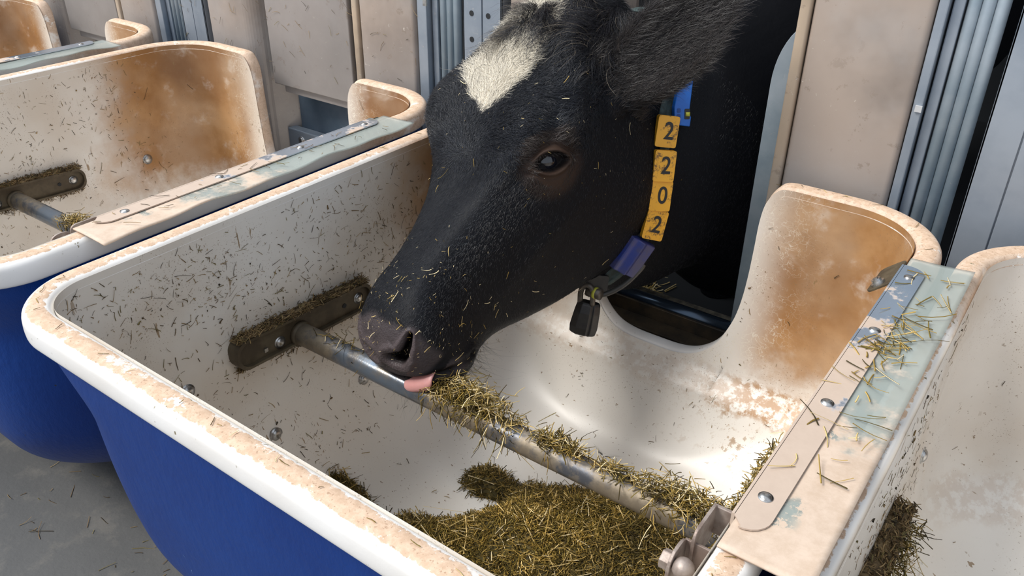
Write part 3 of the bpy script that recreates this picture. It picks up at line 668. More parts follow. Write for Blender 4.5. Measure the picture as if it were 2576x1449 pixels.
# flat flange + slim tubes beside each post
for k, lab in ((0, 'right of the tan panel'), (-1, 'left of the punched post'), (-2, 'in the far left background')):
    sh = -0.012 if k else 0.0
    bm = bmesh.new(); add_box(bm, k - 0.088 + sh * 2, k - 0.074 + sh, 0.880, 0.93, FLOOR, TOPZ)
    if k: add_box(bm, k - 0.115, k - 0.088, 0.882, 0.888, FLOOR, TOPZ)
    tag(bm_obj('flange_bar', bm, M['galv'], bevel=0.002), 'narrow grey steel flange ' + lab, 'steel bar', 'narrow steel flanges')
    bm = bmesh.new(); add_box(bm, k - 0.071 + sh, k - 0.0555 + sh, 0.895, 0.93, FLOOR, TOPZ)
    tag(bm_obj('slide_rail', bm, M['galv'], bevel=0.002), 'flat galvanised slide rail beside the slim tubes ' + lab, 'rail', 'flat slide rails')
    for j in range(3):
        x = k - 0.044 + 0.0185 * j + sh
        ordn = ('left', 'middle', 'right')[j]
        t_ = tube_obj('vertical_tube', np.array([(x, 0.905, FLOOR), (x, 0.905, TOPZ)]), 0.0095, M['pipe_galv'], None, 20)
        tag(t_, ordn + ' of three slim upright galvanised tubes ' + lab, 'tube', 'slim upright galvanised tubes')
bm = bmesh.new(); add_box(bm, -0.0835, -0.0735, 0.8765, 0.8795, 0.137, 0.147)
tag(bm_obj('cable_tie', bm, simple('white_nylon', (0.5, 0.5, 0.5), 0.5)), 'small white tie across the slot right of the tan panel', 'clip')
bm = bmesh.new(); add_box(bm, -1.088, -1.078, 0.872, 0.876, 0.17, 0.185)
tag(bm_obj('cable_tie', bm, M['bolt']), 'small metal clip across the slot left of the punched post', 'clip')
# ------------------------------------------------------------------ cow
P0 = np.array([-0.65357688, 0.69155778, 0.20274913]); HS = 1.13858
HA = np.array([0.02634961, -0.83433158, -0.55063283]); HL = np.array([0.96445214, -0.12366678, 0.233535]); HD = np.array([-0.26294061, -0.53721257, 0.81141431])
HD = -np.cross(HL, HA)
def h2w(q): q = np.asarray(q, float); return P0 + HS * (q[..., 0:1] * HA + q[..., 1:2] * HL + q[..., 2:3] * HD)
def w2h(p): d = (np.asarray(p) - P0) / HS; return np.stack([d @ HA, d @ HL, d @ HD], -1)
SECT = [  # a, top d, corner (l,d), side (l,d), lower (l,d), bottom d
 (-0.125, -0.060, (0.030, -0.065), (0.050, -0.11), (0.035, -0.15), -0.16),
 (-0.095, -0.004, (0.062, -0.018), (0.085, -0.10), (0.065, -0.22), -0.24),
 (-0.045, 0.016, (0.082, 0.002), (0.106, -0.10), (0.088, -0.265), -0.295),
 (0.020, 0.020, (0.094, 0.004), (0.116, -0.100), (0.100, -0.288), -0.330),
 (0.085, 0.018, (0.104, 0.000), (0.120, -0.085), (0.100, -0.296), -0.338),
 (0.140, 0.010, (0.108, -0.008), (0.125, -0.078), (0.094, -0.288), -0.330),
 (0.190, 0.000, (0.100, -0.016), (0.119, -0.080), (0.084, -0.280), -0.322),
 (0.240, -0.008, (0.082, -0.020), (0.104, -0.085), (0.074, -0.262), -0.304),
 (0.295, -0.014, (0.062, -0.024), (0.086, -0.095), (0.064, -0.238), -0.276),
 (0.350, -0.016, (0.051, -0.026), (0.072, -0.095), (0.054, -0.206), -0.242),
 (0.400, -0.015, (0.047, -0.025), (0.064, -0.088), (0.048, -0.174), -0.205),
 (0.440, -0.013, (0.051, -0.023), (0.067, -0.085), (0.050, -0.160), -0.184),
 (0.475, -0.016, (0.058, -0.031), (0.073, -0.090), (0.055, -0.160), -0.181),
 (0.506, -0.028, (0.057, -0.044), (0.070, -0.098), (0.052, -0.153), -0.172),
 (0.528, -0.052, (0.041, -0.064), (0.053, -0.104), (0.038, -0.142), -0.155),
 (0.537, -0.086, (0.014, -0.090), (0.018, -0.104), (0.012, -0.118), -0.122)]
def section_grid(secs, n_len, n_ang):
    R_ = []
    for a, dt, c1, c2, c3, db in secs:
        ctrl = [(0, dt), c1, c2, c3, (0, db), (-c3[0], c3[1]), (-c2[0], c2[1]), (-c1[0], c1[1])]
        ring = catmull(ctrl, n_ang, closed=True); R_.append(np.hstack([np.full((n_ang, 1), a), ring]))
    R_ = np.array(R_); out_ = np.stack([catmull(R_[:, j], n_len) for j in range(n_ang)], 0)  # ang, len, 3
    return out_
def loft_mesh(G):
    na, nl = G.shape[:2]; V = G.reshape(-1, 3); F = grid_faces(na, nl)
    c0 = G[:, 0].mean(0); c1 = G[:, -1].mean(0); n = len(V); V = np.vstack([V, c0, c1])
    i = np.arange(na); j = (i + 1) % na
    T = np.vstack([np.stack([i * nl, j * nl, np.full(na, n)], -1), np.stack([i * nl + nl - 1, j * nl + nl - 1, np.full(na, n + 1)], -1)])
    return V, F, T
def ring(c, ax_x, ax_z, rx, rz, n=40, sq=2.3):
    a = np.linspace(0, 2 * np.pi, n, endpoint=False); ca, sa = np.cos(a), np.sin(a); e = 2 / sq
    return np.asarray(c) + (np.sign(ca) * np.abs(ca) ** e * rx)[:, None] * ax_x + (np.sign(sa) * np.abs(sa) ** e * rz)[:, None] * ax_z
parts = []
parts.append(loft_mesh(h2w(section_grid(SECT, 130, 96))))
NECK = [((-0.610, 0.655, 0.065), -55, 0.060, 0.10), ((-0.600, 0.700, 0.020), -42, 0.098, 0.200), ((-0.565, 0.770, -0.020), -30, 0.112, 0.245), ((-0.520, 0.850, -0.03), -15, 0.124, 0.265), ((-0.470, 0.96, -0.01), -8, 0.132, 0.275), ((-0.440, 1.12, -0.01), 0, 0.180, 0.42),
        ((-0.42, 1.38, 0.06), 0, 0.26, 0.50), ((-0.42, 1.8, 0.20), 0, 0.31, 0.42), ((-0.42, 2.3, 0.18), 0, 0.36, 0.42), ((-0.42, 2.75, 0.22), 0, 0.30, 0.36), ((-0.42, 2.92, 0.24), 0, 0.16, 0.2)]
rs = []
for c, p, rx, rz in NECK:
    a = math.radians(p); rs.append(ring(c, np.array([0.98, 0.2 if c[1] < 1.0 else 0, 0]) , np.array([0, math.sin(a) * -1.0, math.cos(a)]), rx, rz))
rs = np.array(rs); G = np.stack([catmull(rs[:, j], 120) for j in range(rs.shape[1])], 0); parts.append(loft_mesh(G))
for lx, ly in ((-0.56, 1.46), (-0.28, 1.42), (-0.58, 2.55), (-0.26, 2.62)):     # legs
    back = ly > 2; prof_ = [(0.10, 0.13), (-0.05, 0.11), (-0.22, 0.06 if not back else 0.075), (-0.30, 0.058), (-0.42, 0.04), (-0.53, 0.042), (-0.57, 0.055), (-0.618, 0.062)]
    rs = np.array([ring((lx, ly + (0.06 if back and -0.35 < z < -0.2 else 0), z), np.array([1, 0, 0]), np.array([0, 1, 0]), r * 0.8, r, 24, 2) for z, r in prof_])
    parts.append(loft_mesh(np.stack([catmull(rs[:, j], 40) for j in range(24)], 0)))
def ear_part(side):
    base = h2w((0.050, 0.100 * side, -0.085)); 
    dirn = np.array([0.62, 0.34, 0.71]) if side > 0 else np.array([-0.45, 0.75, -0.30]); dirn /= np.linalg.norm(dirn)
    wv = np.cross(dirn, np.array([-0.35, 0.80, -0.2])); wv /= np.linalg.norm(wv); tv = np.cross(dirn, wv)
    rs = []
    fs_ = 1.0 if side > 0 else 0.5
    for t, wd, th in ((-0.03, 0.030, 0.028), (0.02, 0.038, 0.030), (0.06, 0.052, 0.024), (0.10, 0.062, 0.017), (0.15, 0.063, 0.012), (0.20, 0.046, 0.009), (0.235, 0.022, 0.006), (0.245, 0.006, 0.003)):
        c = base + dirn * t * fs_; r_ = ring(c, wv, tv, wd, th, 40, 2.0)
        u = (r_ - c) @ wv; r_ = r_ + tv * (0.35 * (u ** 2) / 0.055)[:, None]; rs.append(r_)
    rs = np.array(rs); return loft_mesh(np.stack([catmull(rs[:, j], 50) for j in range(40)], 0))
parts.append(ear_part(1)); parts.append(ear_part(-1))
bm = bmesh.new()
for V, F, T in parts:
    vs = [bm.verts.new(v) for v in V]
    fs = [bm.faces.new([vs[i] for i in f]) for f in np.vstack([F])] + [bm.faces.new([vs[i] for i in f]) for f in T]
    bmesh.ops.recalc_face_normals(bm, faces=fs)
me = bpy.data.meshes.new('cow_raw'); bm.to_mesh(me); bm.free()
tmp = bpy.data.objects.new('cow_raw', me); COL.objects.link(tmp)
md = tmp.modifiers.new('r', 'REMESH'); md.mode = 'VOXEL'; md.voxel_size = 0.0045; md.adaptivity = 0
sm = tmp.modifiers.new('s', 'SMOOTH'); sm.factor = 0.5; sm.iterations = 8
dg = bpy.context.evaluated_depsgraph_get(); cow_me = bpy.data.meshes.new_from_object(tmp.evaluated_get(dg)); bpy.data.objects.remove(tmp)
cow_me.name = 'cow'
nv = len(cow_me.vertices); CV = np.zeros(nv * 3, np.float32); cow_me.vertices.foreach_get('co', CV); CV = CV.reshape(-1, 3).astype(float)
# finer mesh where the eye, nostrils and mouth are carved
def wpt(q): return h2w(np.array(q))
def refine(me, centres, n):
    for _ in range(n):
        bm = bmesh.new(); bm.from_mesh(me)
        es = [e for e in bm.edges if any(((e.verts[0].co - c).length < r and (e.verts[1].co - c).length < r) for c, r in centres)]
        bmesh.ops.subdivide_edges(bm, edges=es, cuts=1, use_grid_fill=True)
        bmesh.ops.triangulate(bm, faces=[f for f in bm.faces if len(f.verts) > 4]); bm.to_mesh(me); bm.free()
EYE = np.array([0.203, 0.115, -0.046])
refine(cow_me, [(Vector(wpt(EYE)), 0.055), (Vector(wpt((0.515, 0.045, -0.065))), 0.055), (Vector(wpt((0.50, 0.05, -0.115))), 0.06)], 1)
refine(cow_me, [(Vector(wpt(EYE)), 0.042), (Vector(wpt((0.518, 0.042, -0.055))), 0.035)], 1)
def get_v(me):
    v = np.zeros(len(me.vertices) * 3, np.float32); me.vertices.foreach_get('co', v); n = np.zeros_like(v); me.vertices.foreach_get('normal', n)
    return v.reshape(-1, 3).astype(float), n.reshape(-1, 3).astype(float)
def seg_dist(P, poly):
    """distance to a polyline and parameter 0..1 along it"""
    poly = np.asarray(poly, float); best = np.full(len(P), 1e9); par = np.zeros(len(P)); m = len(poly) - 1
    for i in range(m):
        a, b = poly[i], poly[i + 1]; t = np.clip(((P - a) @ (b - a)) / ((b - a) @ (b - a)), 0, 1); d = np.linalg.norm(P - (a + t[:, None] * (b - a)), axis=1)
        k = d < best; best[k] = d[k]; par[k] = (i + t[k]) / m
    return best, par
CV, CN = get_v(cow_me); H = w2h(CV)
G = lambda c, r: np.exp(-(((H - np.array(c)) / np.array(r)) ** 2).sum(1))
near_head = (H[:, 0] > -0.15)
disp = np.zeros(len(CV))
disp += 0.054 * G((0.105, -0.135, -0.030), (0.080, 0.055, 0.07)) + 0.006 * G((0.155, -0.12, -0.03), (0.04, 0.04, 0.04))
disp += 0.004 * G((0.185, 0.098, -0.010), (0.040, 0.022, 0.022))            # brow over the near eye
disp -= 0.007 * G((0.262, 0.088, -0.050), (0.040, 0.03, 0.035))            # hollow in front of the eye
disp -= 0.006 * G((0.10, 0.112, -0.03), (0.045, 0.03, 0.03))
disp += 0.006 * G((0.26, 0.085, -0.13), (0.10, 0.03, 0.016))               # cheek crest
disp -= 0.007 * G((0.26, 0.0, 0.0), (0.07, 0.030, 0.03)) + 0.004 * G((0.15, 0.0, 0.0), (0.07, 0.03, 0.03))   # dish between the eyes
disp += 0.010 * G((0.10, 0.115, -0.22), (0.07, 0.04, 0.07))                # masseter
disp += 0.006 * G((0.495, 0.066, -0.135), (0.035, 0.03, 0.022))            # lip fold
rd, rp = seg_dist(H, np.array([(0.085, 0.066, 0.006), (0.130, 0.084, 0.000), (0.175, 0.090, -0.008), (0.215, 0.084, -0.014), (0.250, 0.070, -0.018), (0.285, 0.055, -0.020)]))
disp += 0.0075 * np.exp(-(rd / 0.014) ** 2) * np.sin(np.pi * (0.08 + 0.84 * rp))
hd_, hp = seg_dist(H, np.array([(0.150, 0.108, -0.018), (0.190, 0.106, -0.026), (0.230, 0.094, -0.030), (0.265, 0.078, -0.034)]))
disp -= 0.0065 * np.exp(-(hd_ / 0.011) ** 2) * np.sin(np.pi * (0.08 + 0.84 * hp))
disp *= near_head
CV += CN * disp[:, None]
cow_me.vertices.foreach_set('co', CV.astype(np.float32).ravel()); cow_me.update()
CV, CN = get_v(cow_me); H = w2h(CV)
# eye
def nearest(q):
    w_ = wpt(q); i = np.argmin(((CV - w_) ** 2).sum(1)); return CV[i], CN[((CV - CV[i]) ** 2).sum(1) < 0.02 ** 2].mean(0)
eyeC, eyeN = nearest(EYE); eyeN /= np.linalg.norm(eyeN)
e1 = wpt((0.181, 0.121, -0.065)) - wpt((0.223, 0.103, -0.034)); e1 -= eyeN * (e1 @ eyeN); e1 /= np.linalg.norm(e1); e2 = np.cross(eyeN, e1); e2 *= np.sign(e2 @ -HA)
d = CV - eyeC; u_ = d @ e1; v_ = d @ e2; nn = np.abs(d @ eyeN) < 0.04
hv = np.where(v_ > 0, 0.0165, 0.0135) * (1 - 0.30 * np.clip(np.abs(u_ / 0.028), 0, 1) ** 2)
rho = np.sqrt((u_ / 0.0275) ** 2 + (v_ / hv) ** 2); near = nn & (np.linalg.norm(d, axis=1) < 0.07)
de = -0.0135 * sst(1.10, 0.88, rho) + 0.0034 * np.exp(-((rho - 1.25) / 0.20) ** 2) - 0.0028 * np.exp(-((rho - 1.75) / 0.20) ** 2) * (v_ > 0) - 0.0014 * np.exp(-((rho - 1.8) / 0.18) ** 2) * (v_ <= 0)
CV += CN * (de * near)[:, None]
# nostrils (both sides) and mouth
dark_in = np.zeros(len(CV)); rimn = np.zeros(len(CV))
for sgn in (1, -1):
    nost = wpt(np.array([(0.530, 0.020 * sgn, -0.061), (0.528, 0.030 * sgn, -0.062), (0.522, 0.043 * sgn, -0.057), (0.510, 0.052 * sgn, -0.046), (0.500, 0.056 * sgn, -0.038)]))
    dd, pr = seg_dist(CV, nost); wid = np.interp(pr, [0, 0.3, 0.55, 0.8, 1.0], [0.0100, 0.0125, 0.0080, 0.0060, 0.0042])
    f = dd / wid
    CV += CN * (-0.020 * sst(1.25, 0.55, f) + 0.0035 * np.exp(-((f - 1.9) / 0.6) ** 2))[:, None]
    dark_in = np.maximum(dark_in, sst(1.12, 0.85, f)); rimn = np.maximum(rimn, np.exp(-((f - 1.6) / 1.6) ** 2))
mouth = wpt(np.array([(0.532, -0.03, -0.100), (0.536, 0.0, -0.100), (0.535, 0.025, -0.100), (0.528, 0.050, -0.100), (0.518, 0.063, -0.104), (0.503, 0.069, -0.114), (0.480, 0.068, -0.128), (0.462, 0.062, -0.140)]))
dm, pm = seg_dist(CV, mouth); CV += CN * (-0.0075 * np.exp(-(dm / 0.0042) ** 2) + 0.002 * np.exp(-((dm - 0.010) / 0.005) ** 2))[:, None]
mdark = np.exp(-(dm / 0.0040) ** 2)
cow_me.vertices.foreach_set('co', CV.astype(np.float32).ravel()); cow_me.update()
CV, CN = get_v(cow_me); H = w2h(CV)
# colours of the coat
BLACK = np.array([0.0060, 0.0065, 0.0085]); C = np.tile(BLACK, (len(CV), 1))
def blaze_mask(H_):
    """white forehead patch: widening from its pointed lower end up to the poll"""
    jit = 0.006 * vnoise(H_, 90, 3) + 0.004 * vnoise(H_, 200, 5)
    lc = np.interp(H_[:, 0], [-0.02, 0.03, 0.09, 0.145], [-0.022, -0.026, -0.024, -0.020]); hw = np.interp(H_[:, 0], [-0.03, 0.0, 0.05, 0.09, 0.12, 0.148, 0.155], [0.034, 0.040, 0.052, 0.056, 0.040, 0.010, 0.0])
    return sst(0.004, -0.004, np.abs(H_[:, 1] - lc) - hw + jit) * (H_[:, 2] > -0.05) * (H_[:, 0] > -0.06) * (H_[:, 0] < 0.158)
bl = blaze_mask(H); C = C * (1 - bl[:, None]) + np.array([0.74, 0.66, 0.54]) * bl[:, None]
bp = np.exp(-(np.clip(rho - 1.0, 0, 9) / 2.0) ** 2) * near if False else None
d = CV - eyeC; ee = np.sqrt(((d @ e1) / 0.048) ** 2 + ((d @ e2 + 0.008) / 0.040) ** 2); bm_ = sst(1.45, 0.6, ee + 0.12 * vnoise(H, 60, 8)) * (np.abs(d @ eyeN) < 0.04)
C = C * (1 - 0.9 * bm_[:, None]) + np.array([0.050, 0.030, 0.021]) * 0.9 * bm_[:, None]
u_ = d @ e1; v_ = d @ e2; r2 = np.sqrt((u_ / 0.0275) ** 2 + (v_ / hv) ** 2); lid = np.exp(-((r2 - 1.0) / 0.14) ** 2) * (np.abs(d @ eyeN) < 0.04); sock = sst(1.0, 0.85, r2) * (np.abs(d @ eyeN) < 0.04)
lidf = np.clip(lid + sock, 0, 1)[:, None]; C = C * (1 - lidf) + np.array([0.010, 0.008, 0.008]) * lidf
pad = sst(0.490, 0.503, H[:, 0] + 0.10 * np.clip(0.05 - np.abs(H[:, 1]), 0, 0.05) + 0.004 * vnoise(H, 80, 9)) * sst(-0.094, -0.085, H[:, 2])
C = C * (1 - pad[:, None]) + np.array([0.055, 0.046, 0.048]) * pad[:, None]
rr = (rimn * sst(0.47, 0.49, H[:, 0]))[:, None] * 0.75; C = C * (1 - rr) + np.array([0.085, 0.068, 0.070]) * rr
low = (sst(0.470, 0.495, H[:, 0]) * np.exp(-((dm - 0.010) / 0.006) ** 2) * (H[:, 2] < -0.104))[:, None] * 0.7; C = C * (1 - low) + np.array([0.075, 0.062, 0.066]) * low
k_ = np.clip(dark_in + mdark * 0.9, 0, 1)[:, None]; C = C * (1 - k_) + np.array([0.004, 0.003, 0.003]) * k_
set_col(cow_me, 'Col', C)
skin = np.clip(pad + rimn * sst(0.47, 0.49, H[:, 0]) + lid + low[:, 0], 0, 1); set_col(cow_me, 'Skin', np.tile(skin[:, None], (1, 3)))
def mat_cow():
    t = NT('cow_hide'); c = t.attr('Col'); sk = t.attr('Skin'); n1 = t.noise(160, 3, 0.6, vec=t.obj()); n2 = t.noise(26, 4, 0.6, vec=t.obj(), dist=0.7); n3 = t.noise(420, 2, 0.5, vec=t.obj())
    v = t.n('TexVoronoi'); v.inputs['Scale'].default_value = 330; t.put(v.inputs['Vector'], t.obj())
    t.set(Base_Color=c, Roughness=t.mix(sk, (0.55, 0.55, 0.55), (0.38, 0.38, 0.38)), Specular_IOR_Level=0.11)
    h = t.op('ADD', t.op('MULTIPLY', n1, 0.35), t.op('MULTIPLY', n2, 0.8)); h = t.mix(sk, h, t.op('MULTIPLY', v.outputs['Distance'], 0.6))
    t.bump(h, 0.40, 0.003); return t.m
cow = link_mesh('cow', cow_me, mat_cow())
tag(cow, 'black dairy cow with a white forehead blaze lowering its head into the trough', 'cow')
# ---- eyeball
bm = bmesh.new(); ec = Vector(eyeC) - Vector(eyeN) * 0.0215; add_ball(bm, ec, 0.0235, (1, 1, 1), 48, 32)
def mat_eye():
    t = NT('wet_dark_eye'); t.set(Base_Color=(0.006, 0.006, 0.010), Roughness=0.04, Specular_IOR_Level=0.6, IOR=1.45, Coat_Weight=0.6, Coat_Roughness=0.03, Coat_IOR=1.5); return t.m
bm_obj('eyeball', bm, mat_eye(), cow, True)
cR = h2w(np.array([0.20, -0.11, -0.05]))
# ---- tongue
tg = wpt(np.array([(0.500, 0.030, -0.106), (0.520, 0.034, -0.106), (0.5345, 0.036, -0.107), (0.541, 0.036, -0.114), (0.540, 0.035, -0.120)]))
tgp = catmull(tg, 30); sd = wpt((0.50, 0.06, -0.09)) - wpt((0.515, 0.0, -0.10)); sd /= np.linalg.norm(sd); rs = []
for i, p in enumerate(tgp):
    t_ = i / 29; T_ = tgp[min(i + 1, 29)] - tgp[max(i - 1, 0)]; T_ /= np.linalg.norm(T_); z_ = np.cross(sd, T_); z_ /= np.linalg.norm(z_)
    wd = 0.033 * math.sqrt(max(1 - (max(t_ - 0.55, 0) / 0.46) ** 2, 0.004)); th = 0.0055 * math.sqrt(max(1 - (max(t_ - 0.6, 0) / 0.41) ** 2, 0.01)); rs.append(ring(p, sd, z_, wd, th, 28, 2.2))
rs = np.array(rs); V, F, T = loft_mesh(np.stack([rs[:, j] for j in range(28)], 0)); bm = bmesh.new(); vs = [bm.verts.new(v) for v in V]
for f in F: bm.faces.new([vs[i] for i in f])
for f in T: bm.faces.new([vs[i] for i in f])
bmesh.ops.recalc_face_normals(bm, faces=bm.faces)
tm = NT('pink_tongue'); tm.set(Base_Color=tm.mix(tm.noise(40, 3), (0.72, 0.35, 0.33), (0.60, 0.27, 0.26)), Roughness=0.4, Subsurface_Weight=0.15); tm.bump(tm.noise(300, 2), 0.25, 0.001)
tng = bm_obj('tongue', bm, tm.m, cow, True); tng['label'] = 'pink tongue tip between the lips'
# ---- fur, as fine strands lying over the hide
cow_me.calc_loop_triangles(); tri = np.zeros(len(cow_me.loop_triangles) * 3, np.int32); cow_me.loop_triangles.foreach_get('vertices', tri); tri = tri.reshape(-1, 3)
tc = CV[tri].mean(1); tn = CN[tri].mean(1); ta = 0.5 * np.linalg.norm(np.cross(CV[tri[:, 1]] - CV[tri[:, 0]], CV[tri[:, 2]] - CV[tri[:, 0]]), axis=1); th_ = w2h(tc)
EAR_T = np.array([0.62, 0.34, 0.71]); EAR_T /= np.linalg.norm(EAR_T); EARB = h2w(np.array([0.050, 0.100, -0.085]))
EAR_W = np.cross(EAR_T, np.array([-0.35, 0.80, -0.2])); EAR_W /= np.linalg.norm(EAR_W); EAR_V = np.cross(EAR_T, EAR_W)
def on_ear(Pw, t0):
    q = Pw - EARB; t_ = q @ EAR_T; return (t_ > t0) & (t_ < 0.27) & (np.abs(q @ EAR_W) < 0.075) & (np.abs(q @ EAR_V) < 0.042)
def coat_density(H_, Pw):
    head = (H_[:, 0] > -0.13) * 1.0
    dors = sst(-0.10, -0.03, H_[:, 2])
    front = sst(0.49, 0.44, H_[:, 0])
    dn = head * (0.35 + 0.65 * front) * (0.30 + 0.85 * dors) * (H_[:, 0] < 0.49)
    ear = on_ear(Pw, 0.0)
    dn = np.maximum(dn, 1.0 * ear)
    dn *= (np.linalg.norm(Pw - eyeC, axis=1) > 0.034)
    return dn
def sample_tris(wgt, n):
    p = wgt * ta; p = p / p.sum(); i = rng.choice(len(tri), n, p=p); a = rng.uniform(size=(n, 2)); sw = a.sum(1) > 1; a[sw] = 1 - a[sw]
    T = tri[i]; Pp = CV[T[:, 0]] * (1 - a.sum(1))[:, None] + CV[T[:, 1]] * a[:, :1] + CV[T[:, 2]] * a[:, 1:]; Nn = CN[T].mean(1); Nn /= np.linalg.norm(Nn, axis=1)[:, None]; return Pp, Nn
facing = ((CAM.x - tc[:, 0]) * tn[:, 0] + (CAM.y - tc[:, 1]) * tn[:, 1] + (CAM.z - tc[:, 2]) * tn[:, 2]) > -0.35
def proj_t(D, Nn): D = D - Nn * (D * Nn).sum(1)[:, None]; return D / (np.linalg.norm(D, axis=1)[:, None] + 1e-9)
def flow(Pp, Nn):
    Hh = w2h(Pp); n = len(Pp)
    D = np.tile(HA, (n, 1)).copy()
    # hair parts at the whorl between the eyes: above it runs up, beside it fans sideways
    wv = w2h(Pp) - np.array([0.245, -0.012, -0.008]); up_ = sst(0.03, -0.06, wv[:, 0]) * sst(-0.09, -0.03, Hh[:, 2])
    D = D * (1 - 1.5 * up_[:, None]) + HL * (np.sign(wv[:, 1]) * 0.9 * up_ * sst(0.0, 0.04, np.abs(wv[:, 1])))[:, None]
    D = D + HD * (-0.7 * sst(-0.05, -0.12, Hh[:, 2]))[:, None]
    sw = vnoise(Pp, 55, 11) * 0.30 + vnoise(Pp, 140, 12) * 0.20
    wavy = sst(0.30, 0.18, Hh[:, 0]) * sst(-0.10, -0.04, Hh[:, 2])
    T = np.cross(Nn, D); D = D + T * (sw * (0.5 + 1.6 * wavy))[:, None] + rng.normal(size=(n, 3)) * 0.13
    earm = on_ear(Pp, 0.015)
    D[earm] = EAR_T + rng.normal(size=(int(earm.sum()), 3)) * 0.25
    return proj_t(D, Nn), Hh, wavy, earm
M['hair'] = mat_vc('black_hair', 0.32, 0.62)
def grow(name, n, wgt, length, width, lift, colfn, curl=None, nseg=3, jitter=0.3, bendu=-0.25):
    Pp, Nn = sample_tris(wgt, n); D, Hh, wavy, earm = flow(Pp, Nn)
    D2 = D + Nn * (lift + rng.uniform(-0.05, 0.12, n))[:, None]
    L = length(Hh, wavy, earm) * rng.uniform(1 - jitter, 1 + jitter, n)
    cu = None
    if curl is not None: cu = (curl[0] * wavy, rng.uniform(curl[1], curl[2], n), rng.uniform(0, 6.28, n))
    V, F, sid = strands(Pp - Nn * 0.0007, D2, Nn, L, np.full(n, width) * rng.uniform(0.7, 1.3, n), (np.full(n, bendu), rng.normal(0, 0.25, n)), nseg, 0.25, cu)
    mesh = np_mesh(name, V, F); set_col(mesh, 'Col', colfn(Pp, Hh)[sid]); o = link_mesh(name, mesh, M['hair'], cow, True); o['kind'] = 'stuff'; return o
def coat_col(Pp, Hh):
    n = len(Pp); c = np.tile(np.array([0.0065, 0.0080, 0.0125]), (n, 1)) * rng.uniform(0.6, 1.7, (n, 1))
    b = rng.uniform(size=n) < blaze_mask(Hh); c[b] = np.array([0.80, 0.73, 0.60]) * rng.uniform(0.75, 1.15, (int(b.sum()), 1))
    ear = on_ear(Pp, 0.02); c[ear] = np.array([0.022, 0.019, 0.019]) * rng.uniform(0.6, 2.4, (int(ear.sum()), 1))
    e = ((Pp - eyeC) ** 2).sum(1) < 0.055 ** 2; c[e] = np.array([0.030, 0.020, 0.016]) * rng.uniform(0.7, 1.2, (int(e.sum()), 1)); return c
grow('coat_hair', 105000, coat_density(th_, tc) * facing, lambda H_, w_, e_: 0.0068 + 0.009 * w_ + 0.014 * e_ + 0.009 * blaze_mask(H_) + 0.012 * sst(0.10, -0.03, H_[:, 0]) * sst(-0.12, -0.03, H_[:, 2]), 0.00042, 0.20, coat_col, (0.10, 3, 7), bendu=-0.10)
# forelock: long curly hair over the poll
def forelock(H_): return np.exp(-((H_[:, 0] + 0.035) / 0.045) ** 2) * sst(-0.12, -0.03, H_[:, 2]) * (np.abs(H_[:, 1]) < 0.125)
Pp, Nn = sample_tris(forelock(th_) + 0.0, 9500)
Hh = w2h(Pp); base_d = HA * 0.75 + HD * 0.10; clump = np.stack([vnoise(Pp, 60, s) for s in (21, 22, 23)], -1)
D = base_d + HL * 0.25 * np.sign(Hh[:, 1:2] + 0.02) + clump * 0.45 + rng.normal(size=Pp.shape) * 0.10; D = D + Nn * 0.55
n = len(Pp); L = rng.uniform(0.035, 0.075, n) * (0.8 + 0.35 * vnoise(Pp, 50, 31)) * (1 - 0.45 * (Hh[:, 1] < -0.06))
V, F, sid = strands(Pp, D, Nn, L, np.full(n, 0.00045), (np.full(n, -0.55), vnoise(Pp, 70, 33) * 0.5), 9, 0.25, (np.full(n, 0.10), 7 + 3 * vnoise(Pp, 60, 35), 3 * vnoise(Pp, 45, 36)))
mesh = np_mesh('forelock', V, F); c = np.tile(np.array([0.012, 0.012, 0.015]), (n, 1)) * rng.uniform(0.6, 2.0, (n, 1)); tp = rng.uniform(size=n) < 0.06 + 0.55 * (Hh[:, 1] < -0.035) * (Hh[:, 0] > -0.05); c[tp] = np.array([0.24, 0.20, 0.15]) * rng.uniform(0.5, 1.3, (int(tp.sum()), 1))
set_col(mesh, 'Col', c[sid]); o = link_mesh('forelock', mesh, M['hair'], cow, True); o['kind'] = 'stuff'
# ear fringe
ed = (Pp * 0)[:0]
am = on_ear(tc, 0.01) * (1.0 + 6 * (np.abs((tc - EARB) @ EAR_W) > 0.045))
Pp, Nn = sample_tris(am + 1e-12, 7000); D = EAR_T * 0.7 + Nn * 0.45 + rng.normal(size=Pp.shape) * 0.25 + np.array([0, 0, 0.0]); n = len(Pp)
V, F, sid = strands(Pp, D, Nn, rng.uniform(0.012, 0.030, n), np.full(n, 0.00035), (np.full(n, -0.3), rng.normal(0, 0.3, n)), 4, 0.2)
mesh = np_mesh('ear_fringe', V, F); c = np.array([0.030, 0.025, 0.023]) * rng.uniform(0.4, 2.2, (n, 1)); set_col(mesh, 'Col', c[sid]); o = link_mesh('ear_fringe', mesh, M['hair'], cow, True); o['kind'] = 'stuff'
